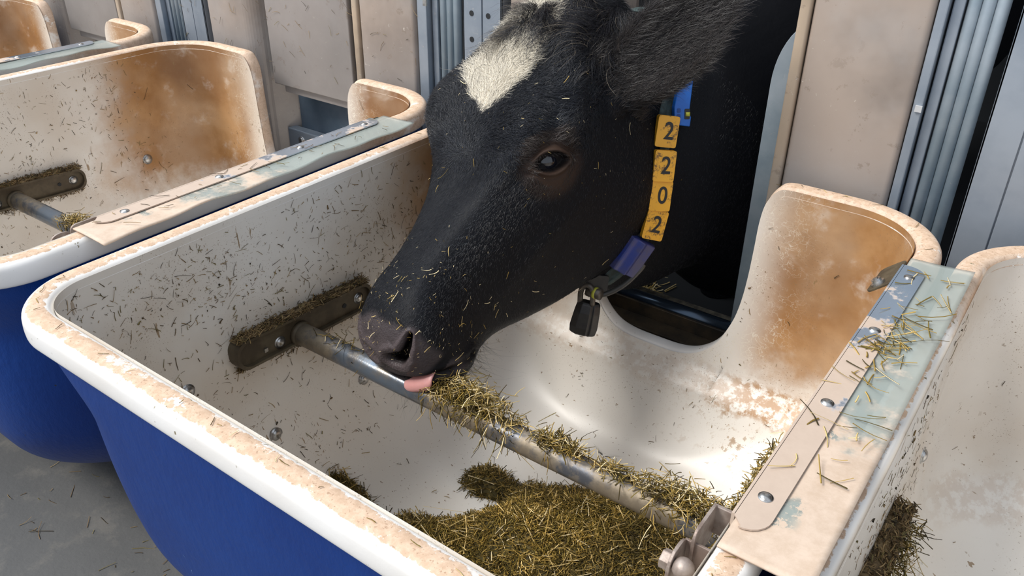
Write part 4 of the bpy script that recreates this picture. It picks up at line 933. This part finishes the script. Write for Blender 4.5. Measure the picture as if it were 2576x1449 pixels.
# chin whiskers and lashes
wq = ((th_[:, 0] > 0.43) & (th_[:, 2] < -0.125)).astype(float)
Pp, Nn = sample_tris(wq, 700); D = Nn * 0.9 + HA * 0.35 + rng.normal(size=Pp.shape) * 0.2; n = len(Pp)
V, F, sid = strands(Pp, D, HA + 0 * Pp, rng.gamma(2.0, 0.009, n) + 0.006, np.full(n, 0.00024), (rng.normal(-0.3, 0.3, n), rng.normal(0, 0.3, n)), 5, 0.3)
mesh = np_mesh('whiskers', V, F); set_col(mesh, 'Col', (np.array([0.015, 0.014, 0.014]) * np.ones((n, 1)))[sid]); o = link_mesh('whiskers', mesh, M['hair'], cow, True); o['kind'] = 'stuff'
n = 46; tt = rng.uniform(-0.85, 0.85, n); Pp = eyeC + e1 * (tt * 0.025)[:, None] + e2 * (0.0185 * np.sqrt(1 - tt ** 2 * 0.8))[:, None] + eyeN * 0.002; D = eyeN * 0.75 - e2 * 0.42 + e1 * (tt * 0.4)[:, None] + rng.normal(size=(n, 3)) * 0.08
V, F, sid = strands(Pp, D, np.tile(e2, (n, 1)), rng.uniform(0.012, 0.020, n), np.full(n, 0.00032), (np.full(n, 0.1), np.zeros(n)), 5, 0.3)
mesh = np_mesh('eyelashes', V, F); set_col(mesh, 'Col', (np.array([0.05, 0.045, 0.045]) * np.ones((n, 1)))[sid]); o = link_mesh('eyelashes', mesh, M['hair'], cow, True); o['kind'] = 'stuff'
#ENDCOW

# ------------------------------------------------------------------ collar
def wmat(name, col, rough=0.5, n=None, **k): return simple(name, col, rough, 0.0, n, None, **k)
M['webbing'] = simple('grey_green_webbing', (0.055, 0.085, 0.085), 0.8, 0, (90, (0.03, 0.045, 0.045)), (300, 0.5))
M['yellow'] = simple('yellow_plastic', (0.80, 0.38, 0.02), 0.4, 0, (38, (0.62, 0.26, 0.02)))
def mat_tag():
    t = NT('worn_yellow_tag'); n1 = t.noise(45, 5, 0.75); n2 = t.noise(160, 4, 0.8)
    f = t.op('MULTIPLY', t.ramp(n1, 0.50, 0.58), t.ramp(n2, 0.42, 0.60)); c = t.mix(f, (0.82, 0.40, 0.025), (0.16, 0.075, 0.02)); t.set(Base_Color=c, Roughness=0.42); t.bump(n2, 0.2, 0.001); return t.m
M['tagface'] = mat_tag()
M['digit'] = simple('black_digit', (0.012, 0.012, 0.012), 0.5)
M['bright_blue'] = simple('bright_blue_plastic', (0.004, 0.13, 0.55), 0.38, 0, (30, (0.004, 0.10, 0.45)))
M['navy'] = simple('worn_navy_plastic', (0.012, 0.03, 0.20), 0.38, 0, (24, (0.05, 0.05, 0.12)))
M['black_pl'] = simple('black_plastic', (0.014, 0.014, 0.016), 0.42, 0, (40, (0.03, 0.028, 0.026)))
M['ykeeper'] = simple('yellow_green_cord', (0.45, 0.45, 0.05), 0.6)
M['shackle'] = simple('worn_dark_steel', (0.16, 0.14, 0.12), 0.4, 0.5, (50, (0.07, 0.06, 0.05)))
collar = empty('cow_collar', (-0.56, 0.78, -0.24)); CO = Vector((0.56, -0.78, 0.24))
tag(collar, 'grey webbing neck collar with four yellow number tags and blue transponders on the black cow', 'collar')
def cadd(o): o.location = CO; return o
cp = [(-0.482, 0.865, 0.16), (-0.476, 0.840, 0.105), (-0.466, 0.800, 0.052), (-0.456, 0.776, -0.003), (-0.452, 0.766, -0.057), (-0.452, 0.754, -0.110), (-0.466, 0.727, -0.162), (-0.486, 0.703, -0.205), (-0.525, 0.690, -0.238), (-0.585, 0.700, -0.245), (-0.645, 0.735, -0.20), (-0.672, 0.78, -0.09), (-0.665, 0.83, 0.05), (-0.645, 0.862, 0.15), (-0.605, 0.88, 0.215), (-0.55, 0.885, 0.222), (-0.505, 0.88, 0.195)]
cpth = catmull(cp, 220, closed=True); ctr = cpth.mean(0); T_ = np.roll(cpth, -1, 0) - np.roll(cpth, 1, 0); T_ /= np.linalg.norm(T_, axis=1)[:, None]
axn = np.cross(cpth - ctr, T_).mean(0); axn /= np.linalg.norm(axn); axn *= np.sign(axn @ np.array([0.2, -1, 0.2])); OUTN = np.cross(T_, np.tile(axn, (220, 1))); OUTN /= np.linalg.norm(OUTN, axis=1)[:, None]; OUTN *= np.sign((OUTN * (cpth - ctr)).sum(1))[:, None]
# the strap lies flat on the neck: its outer face turns a little to the muzzle side
FN = OUTN + axn * 0.45; FN /= np.linalg.norm(FN, axis=1)[:, None]; SD = np.cross(T_, FN)
rows = []
for a, b in ((-0.017, 0.0), (-0.017, 0.003), (-0.0055, 0.0038), (-0.005, 0.003), (0.005, 0.003), (0.0055, 0.0038), (0.017, 0.003), (0.017, 0.0)): rows.append(cpth + SD * a + FN * b)
V = np.stack(rows, 0); nr = len(rows); Vf = V.reshape(-1, 3); F = []
for i in range(nr):
    for j in range(220): F.append((i * 220 + j, ((i + 1) % nr) * 220 + j, ((i + 1) % nr) * 220 + (j + 1) % 220, i * 220 + (j + 1) % 220))
me = np_mesh('strap', Vf, F); cadd(link_mesh('strap', me, M['webbing'], collar))
def frame_at(P_, up_hint, n_):
    n_ = Vector(n_).normalized(); u = Vector(up_hint); u = (u - n_ * u.dot(n_)).normalized(); x = u.cross(n_).normalized(); m = Matrix((x, u, n_)).transposed().to_4x4(); m.translation = Vector(P_); return m
def rbox(bm, w_, h_, t0, t1, Mx, r=0.004):
    pts = []
    for sx, sy, a0 in ((1, 1, 0), (-1, 1, 90), (-1, -1, 180), (1, -1, 270)):
        for i in range(5): a = math.radians(a0 + 22.5 * i); pts.append((sx * (w_ / 2 - r) + r * math.cos(a), sy * (h_ / 2 - r) + r * math.sin(a)))
    add_poly(bm, [Mx @ Vector((x, y, t0)) for x, y in pts], (Mx.to_3x3() @ Vector((0, 0, t1 - t0))))
TAGS = [((-0.4629, 0.790, 0.0494), (-0.451, 0.768, -0.0048), '2'), ((-0.451, 0.768, -0.0048), (-0.4481, 0.760, -0.0576), '2'), ((-0.4481, 0.760, -0.0576), (-0.4475, 0.748, -0.1095), '0'), ((-0.4475, 0.748, -0.1095), (-0.456, 0.735, -0.150), '2')]
for (p, q, ch), prv in zip(TAGS, ((-0.47, 0.81, 0.105), (-0.4629, 0.790, 0.0494), (-0.451, 0.768, -0.0048), (-0.4481, 0.760, -0.0576))):
    Mx = frame_at(p, Vector(prv) - Vector(q), (0.66, -0.66, 0.22)); Mx = Mx @ Matrix.Translation((0.003, 0, 0.011))
    bm = bmesh.new(); rbox(bm, 0.0385, 0.0545, -0.004, 0.009, Mx, 0.004); tg_ = cadd(bm_obj('number_tag', bm, M['tagface'], collar, False, bevel=0.0011))
    tg_['label'] = 'yellow plastic tag with a black %s' % ch
    cu = bpy.data.curves.new('digit', 'FONT'); cu.body = ch; cu.size = 0.043; cu.extrude = 0.0005; cu.align_x = 'CENTER'; cu.align_y = 'CENTER'; cu.offset = 0.0004
    to = bpy.data.objects.new('digit', cu); COL.objects.link(to); dm_ = bpy.data.meshes.new_from_object(to.evaluated_get(bpy.context.evaluated_depsgraph_get())); bpy.data.objects.remove(to)
    dm_.transform(Mx @ Matrix.Translation((0.0025, 0.0, 0.0094)) @ Matrix.Diagonal((0.86, 1.0, 1, 1))); link_mesh('digit', dm_, M['digit'], tg_, False)
# bright blue transponder by the ear
Mx = frame_at((-0.4570, 0.840, 0.101), (0.02, 0.05, 0.9), (0.74, -0.60, 0.30)); bm = bmesh.new()
add_poly(bm, [Mx @ Vector((x, y, 0.0)) for x, y in ((-0.017, -0.050), (0.013, -0.054), (0.015, -0.038), (0.011, -0.030), (0.017, 0.03), (0.019, 0.085), (-0.002, 0.085), (-0.012, 0.01), (-0.018, -0.02))], Mx.to_3x3() @ Vector((0, 0, 0.012)))
bmesh.ops.recalc_face_normals(bm, faces=bm.faces); tr = cadd(bm_obj('transponder', bm, M['bright_blue'], collar, False, bevel=0.0015)); tr['label'] = 'bright blue plastic clip below the ear'
for r_ in range(3):
    bm = bmesh.new(); rbox(bm, 0.0068, 0.0075, 0.0118, 0.0126, Mx @ Matrix.Translation((-0.0095, -0.026 - 0.0098 * r_, 0)), 0.002); bm_obj('slot', bm, simple('slot_shadow_blue', (0.002, 0.045, 0.22), 0.5) if r_ == 0 else bpy.data.materials['slot_shadow_blue'], tr)
bm = bmesh.new(); rbox(bm, 0.010, 0.018, 0.0118, 0.0130, Mx @ Matrix.Translation((0.0065, -0.032, 0)), 0.002); bm_obj('recess', bm, M['digit'], tr)
bm = bmesh.new(); add_tube(bm, Mx @ Vector((0.0075, -0.029, 0.0125)), Mx @ Vector((0.0075, -0.036, 0.0125)), 0.0042, 14); bm_obj('yellow_plug', bm, M['ykeeper'], tr, True)
cadd(tube_obj('cord', catmull([(-0.462, 0.85, 0.05), (-0.4576, 0.828, 0.032), (-0.453, 0.812, -0.008), (-0.4493, 0.80, -0.046)], 20), 0.0024, M['ykeeper'], collar, 8))
# navy transponder box low on the neck
Mx = frame_at((-0.4622, 0.713, -0.164), Vector((-0.4428, 0.73, -0.125)) - Vector((-0.4766, 0.70, -0.2008)), (0.60, -0.74, 0.10)); bm = bmesh.new()
prof_n = [(-0.030, -0.010), (-0.028, 0.012), (-0.019, 0.021), (-0.010, 0.018), (0.004, 0.022), (0.010, 0.014), (0.028, 0.010), (0.030, -0.010)]
add_poly(bm, [Mx @ Vector((x, -0.036, z)) for x, z in prof_n], Mx.to_3x3() @ Vector((0, 0.070, 0))); bmesh.ops.recalc_face_normals(bm, faces=bm.faces)
nb = cadd(bm_obj('transponder', bm, M['navy'], collar, False, bevel=0.002)); nb['label'] = 'dark navy ribbed transponder box'
# clip, loop band, shackle and hanging weight
Mx = frame_at((-0.512, 0.678, -0.222), (0.1, 0, 1), (0.55, -0.80, 0.2)); bm = bmesh.new(); rbox(bm, 0.044, 0.030, -0.012, 0.010, Mx, 0.004); cadd(bm_obj('clip', bm, M['black_pl'], collar, bevel=0.0015))
bp_ = catmull([(-0.4405, 0.724, -0.183), (-0.444, 0.716, -0.193), (-0.461, 0.70, -0.219), (-0.482, 0.686, -0.238), (-0.500, 0.676, -0.246), (-0.520, 0.668, -0.243)], 40); bmn = bmesh.new()
for dx_ in (0,):
    Vb, Fb, _ = sweep(bp_, 0.0062, 14)
o = tube_obj('loop_band', bp_, 0.0050, simple('dark_rubber', (0.05, 0.048, 0.045), 0.35), collar, 14); cadd(o); bmn.free()
cadd(tube_obj('keeper', np.array([(-0.520, 0.664, -0.238), (-0.492, 0.664, -0.238)]), 0.0105, M['shackle'], collar, 20))
cadd(tube_obj('yellow_tape', np.array([(-0.5065, 0.664, -0.238), (-0.5005, 0.664, -0.238)]), 0.0112, M['ykeeper'], collar, 20))
cadd(tube_obj('shackle', catmull([(-0.530, 0.655, -0.262), (-0.530, 0.656, -0.240), (-0.524, 0.658, -0.226), (-0.514, 0.660, -0.225), (-0.507, 0.660, -0.236), (-0.505, 0.658, -0.262)], 30), 0.0052, M['shackle'], collar, 12))
Mx = frame_at((-0.5165, 0.657, -0.290), (0.16, 0.0, 1), (0.42, -0.86, 0.20)); bm = bmesh.new()
lv = [(-0.036, 0.020, 0.011, 0.0), (-0.033, 0.0245, 0.014, 0.0), (-0.020, 0.0265, 0.0165, 0.0), (0.010, 0.0240, 0.016, 0.0), (0.026, 0.0215, 0.013, 0.0), (0.030, 0.0185, 0.010, 0.0)]
rows = []
for (y, a, b, _) in lv:
    rows.append([bm.verts.new(Mx @ Vector((x, y, z))) for x, z in ((-a, -b * 0.6), (-a, b * 0.35), (-a * 0.55, b), (a * 0.25, b * 1.05), (a * 0.42, b * 0.80), (a * 0.55, b * 0.92), (a, b * 0.4), (a, -b * 0.6), (a * 0.5, -b), (-a * 0.5, -b))])
for A_, B_ in zip(rows, rows[1:]):
    for i in range(10): bm.faces.new((A_[i], A_[(i + 1) % 10], B_[(i + 1) % 10], B_[i]))
bm.faces.new(rows[0][::-1]); bm.faces.new(rows[-1]); bmesh.ops.recalc_face_normals(bm, faces=bm.faces)
wt = cadd(bm_obj('hanging_weight', bm, M['black_pl'], collar, False, bevel=0.0016)); wt['label'] = 'black hanging weight below the chin'
# ------------------------------------------------------------------ feed
def base_z(x, y):
    d_ = np.minimum.reduce([x - X0, X1 - x, (y - Y0) / 1.25, Y1 - y]); return np.interp(d_, PROFD[:, 1], PROFD[:, 0])
def G2(x, y, cx, cy, rx, ry, rot=0.0, p=2.0):
    c, s_ = math.cos(rot), math.sin(rot); dx_ = ((x - cx) * c + (y - cy) * s_) / rx; dy_ = (-(x - cx) * s_ + (y - cy) * c) / ry; return np.exp(-(dx_ ** 2 + dy_ ** 2) ** (p / 2))
def lumps(x, y, s_, sd): return vnoise(np.stack([x.ravel(), y.ravel(), 0 * x.ravel()], -1), s_, sd).reshape(x.shape)
def pile_h(x, y):
    h = 0.095 * G2(x, y, -0.345, 0.375, 0.20, 0.125, 0.35, 3.5) + 0.070 * G2(x, y, -0.17, 0.40, 0.15, 0.09, 0.0, 3) + 0.050 * G2(x, y, -0.50, 0.255, 0.13, 0.06, 0.2, 3) + 0.085 * G2(x, y, -0.20, 0.20, 0.20, 0.12, 0, 3) - 0.035 * G2(x, y, -0.42, 0.24, 0.07, 0.05, 0.3)
    h += 0.050 * G2(x, y, -0.575, 0.425, 0.040, 0.036, 0, 3) + 0.035 * G2(x, y, -0.735, 0.225, 0.040, 0.026, 0, 3)
    h -= 0.075 * G2(x, y, -0.545, 0.365, 0.045, 0.038, 0.4, 3) + 0.03 * G2(x, y, -0.62, 0.33, 0.04, 0.03)
    h += (0.010 * lumps(x, y, 28, 41) + 0.006 * lumps(x, y, 60, 42)) * sst(0.0, 0.03, h)
    return h - 0.006
xs = np.linspace(-0.80, -0.04, 150); ys = np.linspace(0.10, 0.56, 96); XX, YY = np.meshgrid(xs, ys, indexing='ij'); HH = pile_h(XX, YY); ZZ = base_z(XX, YY) + np.where(HH > 0.002, HH, -0.012)
pile = empty('chopped_feed', (-0.34, 0.34, -0.575)); tag(pile, 'olive heap of chopped hay and silage on the bottom of the middle trough', 'feed', kind='stuff'); PO = Vector((0.34, -0.34, 0.575))
o = link_mesh('packed_feed', np_mesh('packed_feed', np.stack([XX, YY, ZZ], -1).reshape(-1, 3), grid_faces(150, 96, False)), M['mound'], pile); o.location = PO; o['kind'] = 'stuff'
n = 64000; x = rng.uniform(-0.80, -0.05, n); y = rng.uniform(0.10, 0.56, n); h = pile_h(x, y); keep = rng.uniform(size=n) < sst(-0.0045, 0.004, h) * 0.75 + 0.0008; x, y, h = x[keep], y[keep], h[keep]
P = np.stack([x, y, base_z(x, y) + np.maximum(h, 0.0015) + rng.uniform(-0.002, 0.005, len(x))], -1); D = rng.normal(size=P.shape); D[:, 2] *= 0.32; L = rng.gamma(2.2, 0.0055, len(x)) + 0.004; lg = rng.uniform(size=len(x)) < 0.012; L[lg] *= 2.2; P[:, 2] += lg * 0.006
zone = sst(-0.3, 0.3, vnoise(P, 16, 44))[:, None]; cc = pick(STRAW, len(x), [0.13, 0.22, 0.22, 0.20, 0.05, 0.08, 0.09, 0.01]) * (0.75 + 0.6 * zone); cc[lg] = pick(STRAW[[0, 4, 7]], int(lg.sum()))
o = strand_obj('loose_straw', P - D / np.linalg.norm(D, axis=1)[:, None] * (L / 2)[:, None], D, np.tile([0, 0, 1.0], (len(x), 1)), L, rng.uniform(0.0006, 0.0013, len(x)), STRAW, M['straw'], pile, colr=cc); o.location = PO; o['kind'] = 'stuff'
def heap(name, label, cen, n, sx, sy, sz, Lr=(0.008, 0.028), droop=0.0, wid=0.0009, pal_p=None, under=None, cat='feed', mb=None):
    """a loose heap of chopped hay; cen = list of (x, y, z, weight)"""
    cen = np.array(cen, float); k = rng.choice(len(cen), n, p=cen[:, 3] / cen[:, 3].sum()); P = cen[k, :3] + np.stack([rng.normal(0, sx, n), rng.normal(0, sy, n), np.abs(rng.normal(0, sz, n))], -1)
    D = rng.normal(size=(n, 3)); D[:, 2] *= 0.45; hang = rng.uniform(size=n) < droop; D[hang] *= 0.35; D[hang, 2] = -1.0; L = rng.uniform(*Lr, n); L[hang] *= 1.5; P[hang, 2] -= 0.01; P[hang, 1] -= 0.012
    return strand_obj(name, P - D / np.linalg.norm(D, axis=1)[:, None] * (L * 0.5 * (~hang))[:, None], D, np.tile([0, 0, 1.0], (n, 1)), L, wid, STRAW, M['straw'], None, pal_p, nseg=4, bend=0.3)
BZ = -0.2300
def barheap(x0, x1, n, sz, label, droop=0.12, sy=0.010):
    x0, x1 = x0 * 0.9646 + 0.0053, x1 * 0.9646 + 0.0053; xs_ = np.linspace(x0, x1, 12); c = [(x, 0.259, BZ + 0.001, math.sin(math.pi * (i + 0.7) / 12.4) + 0.15) for i, x in enumerate(xs_)]
    o = heap('hay_clump', label, c, n, (x1 - x0) / 16, sy, sz, droop=droop); tag(o, label, 'hay', 'hay clumps lying on the feed bar', 'stuff')
barheap(-0.565, -0.435, 1100, 0.015, 'largest hay clump on the bar, right under the cow chin', 0.16, 0.014)
barheap(-0.435, -0.395, 110, 0.005, 'few long stalks hanging from the bar right of the largest clump', 0.5, 0.010)
barheap(-0.375, -0.290, 330, 0.008, 'small golden hay clump on the middle of the bar', 0.05, 0.008)
barheap(-0.275, -0.205, 130, 0.004, 'thin litter of hay on the bar between the middle clump and the right end clump', 0.05, 0.009)
barheap(-0.195, -0.060, 900, 0.012, 'long hay clump on the right end of the bar by the bracket', 0.08, 0.013)
barheap(-0.830, -0.70, 36, 0.001, 'stray stalks stuck on the left end of the bar', 0.1, 0.008)
def lheap(k, x0, x1, n, label):
    xs_ = np.linspace(x0, x1, 6); c = [(k + x, 0.268, BZ - 0.024, 1) for x in xs_]; o = heap('hay_clump', label, c, n, 0.006, 0.012, 0.006, droop=0.25); tag(o, label, 'hay', None, 'stuff')
lheap(-1, -0.612, -0.550, 380, 'hay wad wrapped on the bar of the left neighbouring trough')
c = [(-0.034, 0.155 + 0.115 * t, -0.105 + 0.010 * t, 1.0 - 0.5 * t) for t in np.linspace(0, 1, 9)]
o = heap('hay_clump', '', c, 260, 0.003, 0.010, 0.006, Lr=(0.006, 0.020), droop=0.1); tag(o, 'hay streak stuck on the right inner wall beside the metal strip', 'hay', None, 'stuff')
c = [(0.955 - 0.86 + 0.02, y, -0.245, 1) for y in np.linspace(0.15, 0.40, 9)]
o = heap('hay_clump', '', c, 800, 0.010, 0.018, 0.008, droop=0.2); tag(o, 'hay caught on the bar bracket of the trough at the right edge', 'hay', None, 'stuff')
# straw on the strip, crusts on the channels
def litter(name, label, cat, P, Nn, L, Wd, pal, p=None, grp=None, bias=None, bw=0.0, bend=0.25):
    D = tangents(Nn, bias, bw); n = len(P); L = np.broadcast_to(L, (n,))
    o = strand_obj(name, P + Nn * 0.0011 - D * (L / 2)[:, None], D, Nn, L, Wd, pal, M['straw'], None, p, bend=bend, nseg=4); tag(o, label, cat, grp, 'stuff'); return o
n = 60; P = np.stack([rng.normal(0.036, 0.013, n), rng.normal(0.395, 0.035, n), np.full(n, 0.0085)], -1); P2 = np.stack([rng.uniform(0.005, 0.068, 60), rng.uniform(0.12, 0.60, 60), np.full(60, 0.0085)], -1); P = np.vstack([P, P2])
litter('straw_litter', 'golden straws lying on the clear flap and strip right of the middle trough', 'straw', P, np.tile([0, 0, 1.0], (len(P), 1)), rng.uniform(0.008, 0.045, len(P)), rng.uniform(0.0005, 0.0013, len(P)), STRAW, [0.25, 0.15, 0.1, 0.1, 0.2, 0.1, 0.05, 0.05])
n = 40; P = np.stack([rng.uniform(0.0, 0.07, n) - 1, rng.uniform(0.03, 0.62, n), np.full(n, 0.0085)], -1)
litter('straw_litter', 'dark bits of straw on the flap between the middle and left neighbouring troughs', 'straw', P, np.tile([0, 0, 1.0], (n, 1)), rng.uniform(0.005, 0.03, n), 0.0007, SCRAP)
for k, lab in ((0, 'of the middle trough'), (-1, 'of the left neighbouring trough'), (1, 'of the trough at the right edge')):
    ox = k - (0.045 if k == 1 else 0); xw = left_wall_x(-0.25) + ox; n = 1500; y = rng.uniform(0.130, 0.420, n); dzk = -0.024 if k == -1 else 0.0; dyk = 0.010 if k == -1 else 0.0; top = rng.uniform(size=n) < 0.62
    z = dzk + np.where(top, -0.2110 + np.abs(rng.normal(0, 0.0035, n)), -0.267 - np.abs(rng.normal(0, 0.005, n)) * (1 + 1.2 * np.exp(-((y - 0.27) / 0.06) ** 2))) - 0.050 * (y - 0.275); x = xw + np.where(top, rng.uniform(0.0, 0.026, n), rng.uniform(0.001, 0.007, n))
    P = np.stack([x, y + dyk, z], -1); D = rng.normal(size=P.shape) * [0.5, 1.0, 0.35]; D[~top] = rng.normal(size=(int((~top).sum()), 3)) * [0.1, 1, 1]; L = rng.uniform(0.004, 0.017, n)
    o = strand_obj('feed_crust', P - D / np.linalg.norm(D, axis=1)[:, None] * (L / 2)[:, None], D, np.tile([0, 0.0, 1.0], (n, 1)), L, 0.0010, SCRAP, M['straw'], None, [0.22, 0.2, 0.22, 0.18, 0.08, 0.10]); 
    bm = bmesh.new(); bmesh.ops.create_grid(bm, x_segments=8, y_segments=120, size=1)
    for v in bm.verts:
        a, b = (v.co.x + 1) / 2, (v.co.y + 1) / 2; yy = 0.130 + 0.290 * b; nz_ = math.sin(yy * 160) * 0.5 + math.sin(yy * 71 + 1) * 0.6; v.co = Vector((xw - 0.001 + 0.025 * a, yy + dyk, dzk - 0.050 * (yy - 0.275) - 0.2135 + 0.0075 * math.sqrt(max(0.0, 1 - (2 * a - 0.7) ** 2 * 0.7)) * (0.65 + 0.25 * nz_) * math.sin(math.pi * min(1, max(0, b * 1.0))) ** 0.3))
    cr = bm_obj('caked_layer', bm, M['mud'], o, True); tag(o, 'brown feed crust caked on the bar channel ' + lab, 'crust', 'feed crusts on the bar channels', 'stuff'); cr['kind'] = 'stuff'
# scraps stuck to the liners
def scraps(k, n1, n2, lab):
    dens = lambda P: np.clip(0.35 + 0.65 * sst(-0.4, 0.5, vnoise(P, 13, 60 + k)), 0, 1) * np.clip(1.2 - 0.9 * sst(0.5, 0.75, P[:, 1]), 0.2, 1)
    A_, An = surf_sample(n1, [6, 7], -0.50, -0.02, lambda P: dens(P) * np.clip((P[:, 2] + 0.62) / 0.4, 0.15, 1)); B_, Bn = surf_sample(n2, [0, 1, 2, 3, 4, 5], -0.56, -0.02, dens)
    P = np.vstack([A_, B_]); Nn = np.vstack([An, Bn]); n = len(P); L = rng.gamma(1.6, 0.0036, n) + 0.0015; big = rng.uniform(size=n) < 0.02; L[big] += 0.014; wd = rng.uniform(0.0003, 0.0008, n); blob = rng.uniform(size=n) < 0.05; wd[blob] *= 3; L[blob] *= 0.5
    P[:, 0] += k - (0.045 if k == 1 else 0); litter('feed_scraps', 'dry dark scraps of feed stuck all over the white inside of the ' + lab, 'scraps', P, Nn, L, wd, SCRAP, None, None, np.array([0, 0, 1.0]), 0.5)
scraps(0, 1900, 420, 'middle trough'); scraps(-1, 900, 200, 'left neighbouring trough'); scraps(1, 700, 150, 'trough at the right edge')
# rim bits
idx = rng.choice(NU, 90); E_ = wall(w_of_z(ZR)[:, None], 0.018)[:, 0][idx]; ok = ZR[idx] > -0.01; P = E_[ok] + [0, 0, 0.0008]
litter('straw_litter', 'tiny straw bits on the tan rim of the middle trough', 'straw', P, np.tile([0, 0, 1.0], (len(P), 1)), rng.uniform(0.004, 0.018, len(P)), 0.0006, STRAW)
n = 420; P = np.stack([rng.uniform(-2.0, -0.5, n), rng.uniform(-0.6, 0.3, n), np.full(n, FLOOR)], -1)
litter('straw_litter', 'dark straw scattered over the grey concrete floor at lower left', 'straw', P, np.tile([0, 0, 1.0], (n, 1)), rng.gamma(2, 0.008, n) + 0.004, 0.0008, SCRAP)
n = 150; P = np.stack([rng.uniform(-2.1, -1.0, n), np.full(n, 0.874), rng.uniform(-0.1, 0.25, n)], -1); gt = (P[:, 0] % 1 > 0.36) & (P[:, 0] % 1 < 0.67); P[gt, 1] = 0.8875; bad = (P[:, 0] % 1 > 0.885); P = P[~bad]
litter('straw_litter', 'dark straw bits stuck on the grey gate and fence panels at upper left', 'straw', P, np.tile([0, -1.0, 0], (len(P), 1)), rng.uniform(0.006, 0.028, len(P)), 0.0006, SCRAP)
# straw on the cow's face
fw = ((th_[:, 0] > 0.0) & (th_[:, 0] < 0.53) & (np.abs(th_[:, 1]) < 0.135) & (th_[:, 2] > -0.30)).astype(float) * (0.15 + 1.2 * sst(0.33, 0.47, th_[:, 0])) * facing
Pp, Nn = sample_tris(fw, 420); big = rng.uniform(size=420) < 0.10; L = np.where(big, rng.uniform(0.009, 0.020, 420), rng.uniform(0.001, 0.006, 420)); D = tangents(Nn)
o = strand_obj('straw_bits', Pp + Nn * 0.0045 - D * (L / 2)[:, None], D, Nn, L, np.where(big, 0.0007, 0.0004), STRAW, M['straw'], None, [0.20, 0.12, 0.05, 0.02, 0.22, 0.05, 0.02, 0.32], bend=0.3, nseg=4)
tag(o, 'pale straw bits sprinkled over the black face and muzzle of the cow', 'straw', None, 'stuff')

BED = (-0.767, 1.322)
n = 260; P = np.stack([rng.normal(BED[0], 0.05, n), rng.normal(BED[1], 0.05, n), np.full(n, FLOOR + 0.006)], -1)
litter('straw_bedding', 'bright straw on the stall floor seen through the gap under the collar', 'straw', P, np.tile([0, 0, 1.0], (n, 1)), rng.uniform(0.02, 0.06, n), 0.0022, STRAW[[0, 4, 7]])
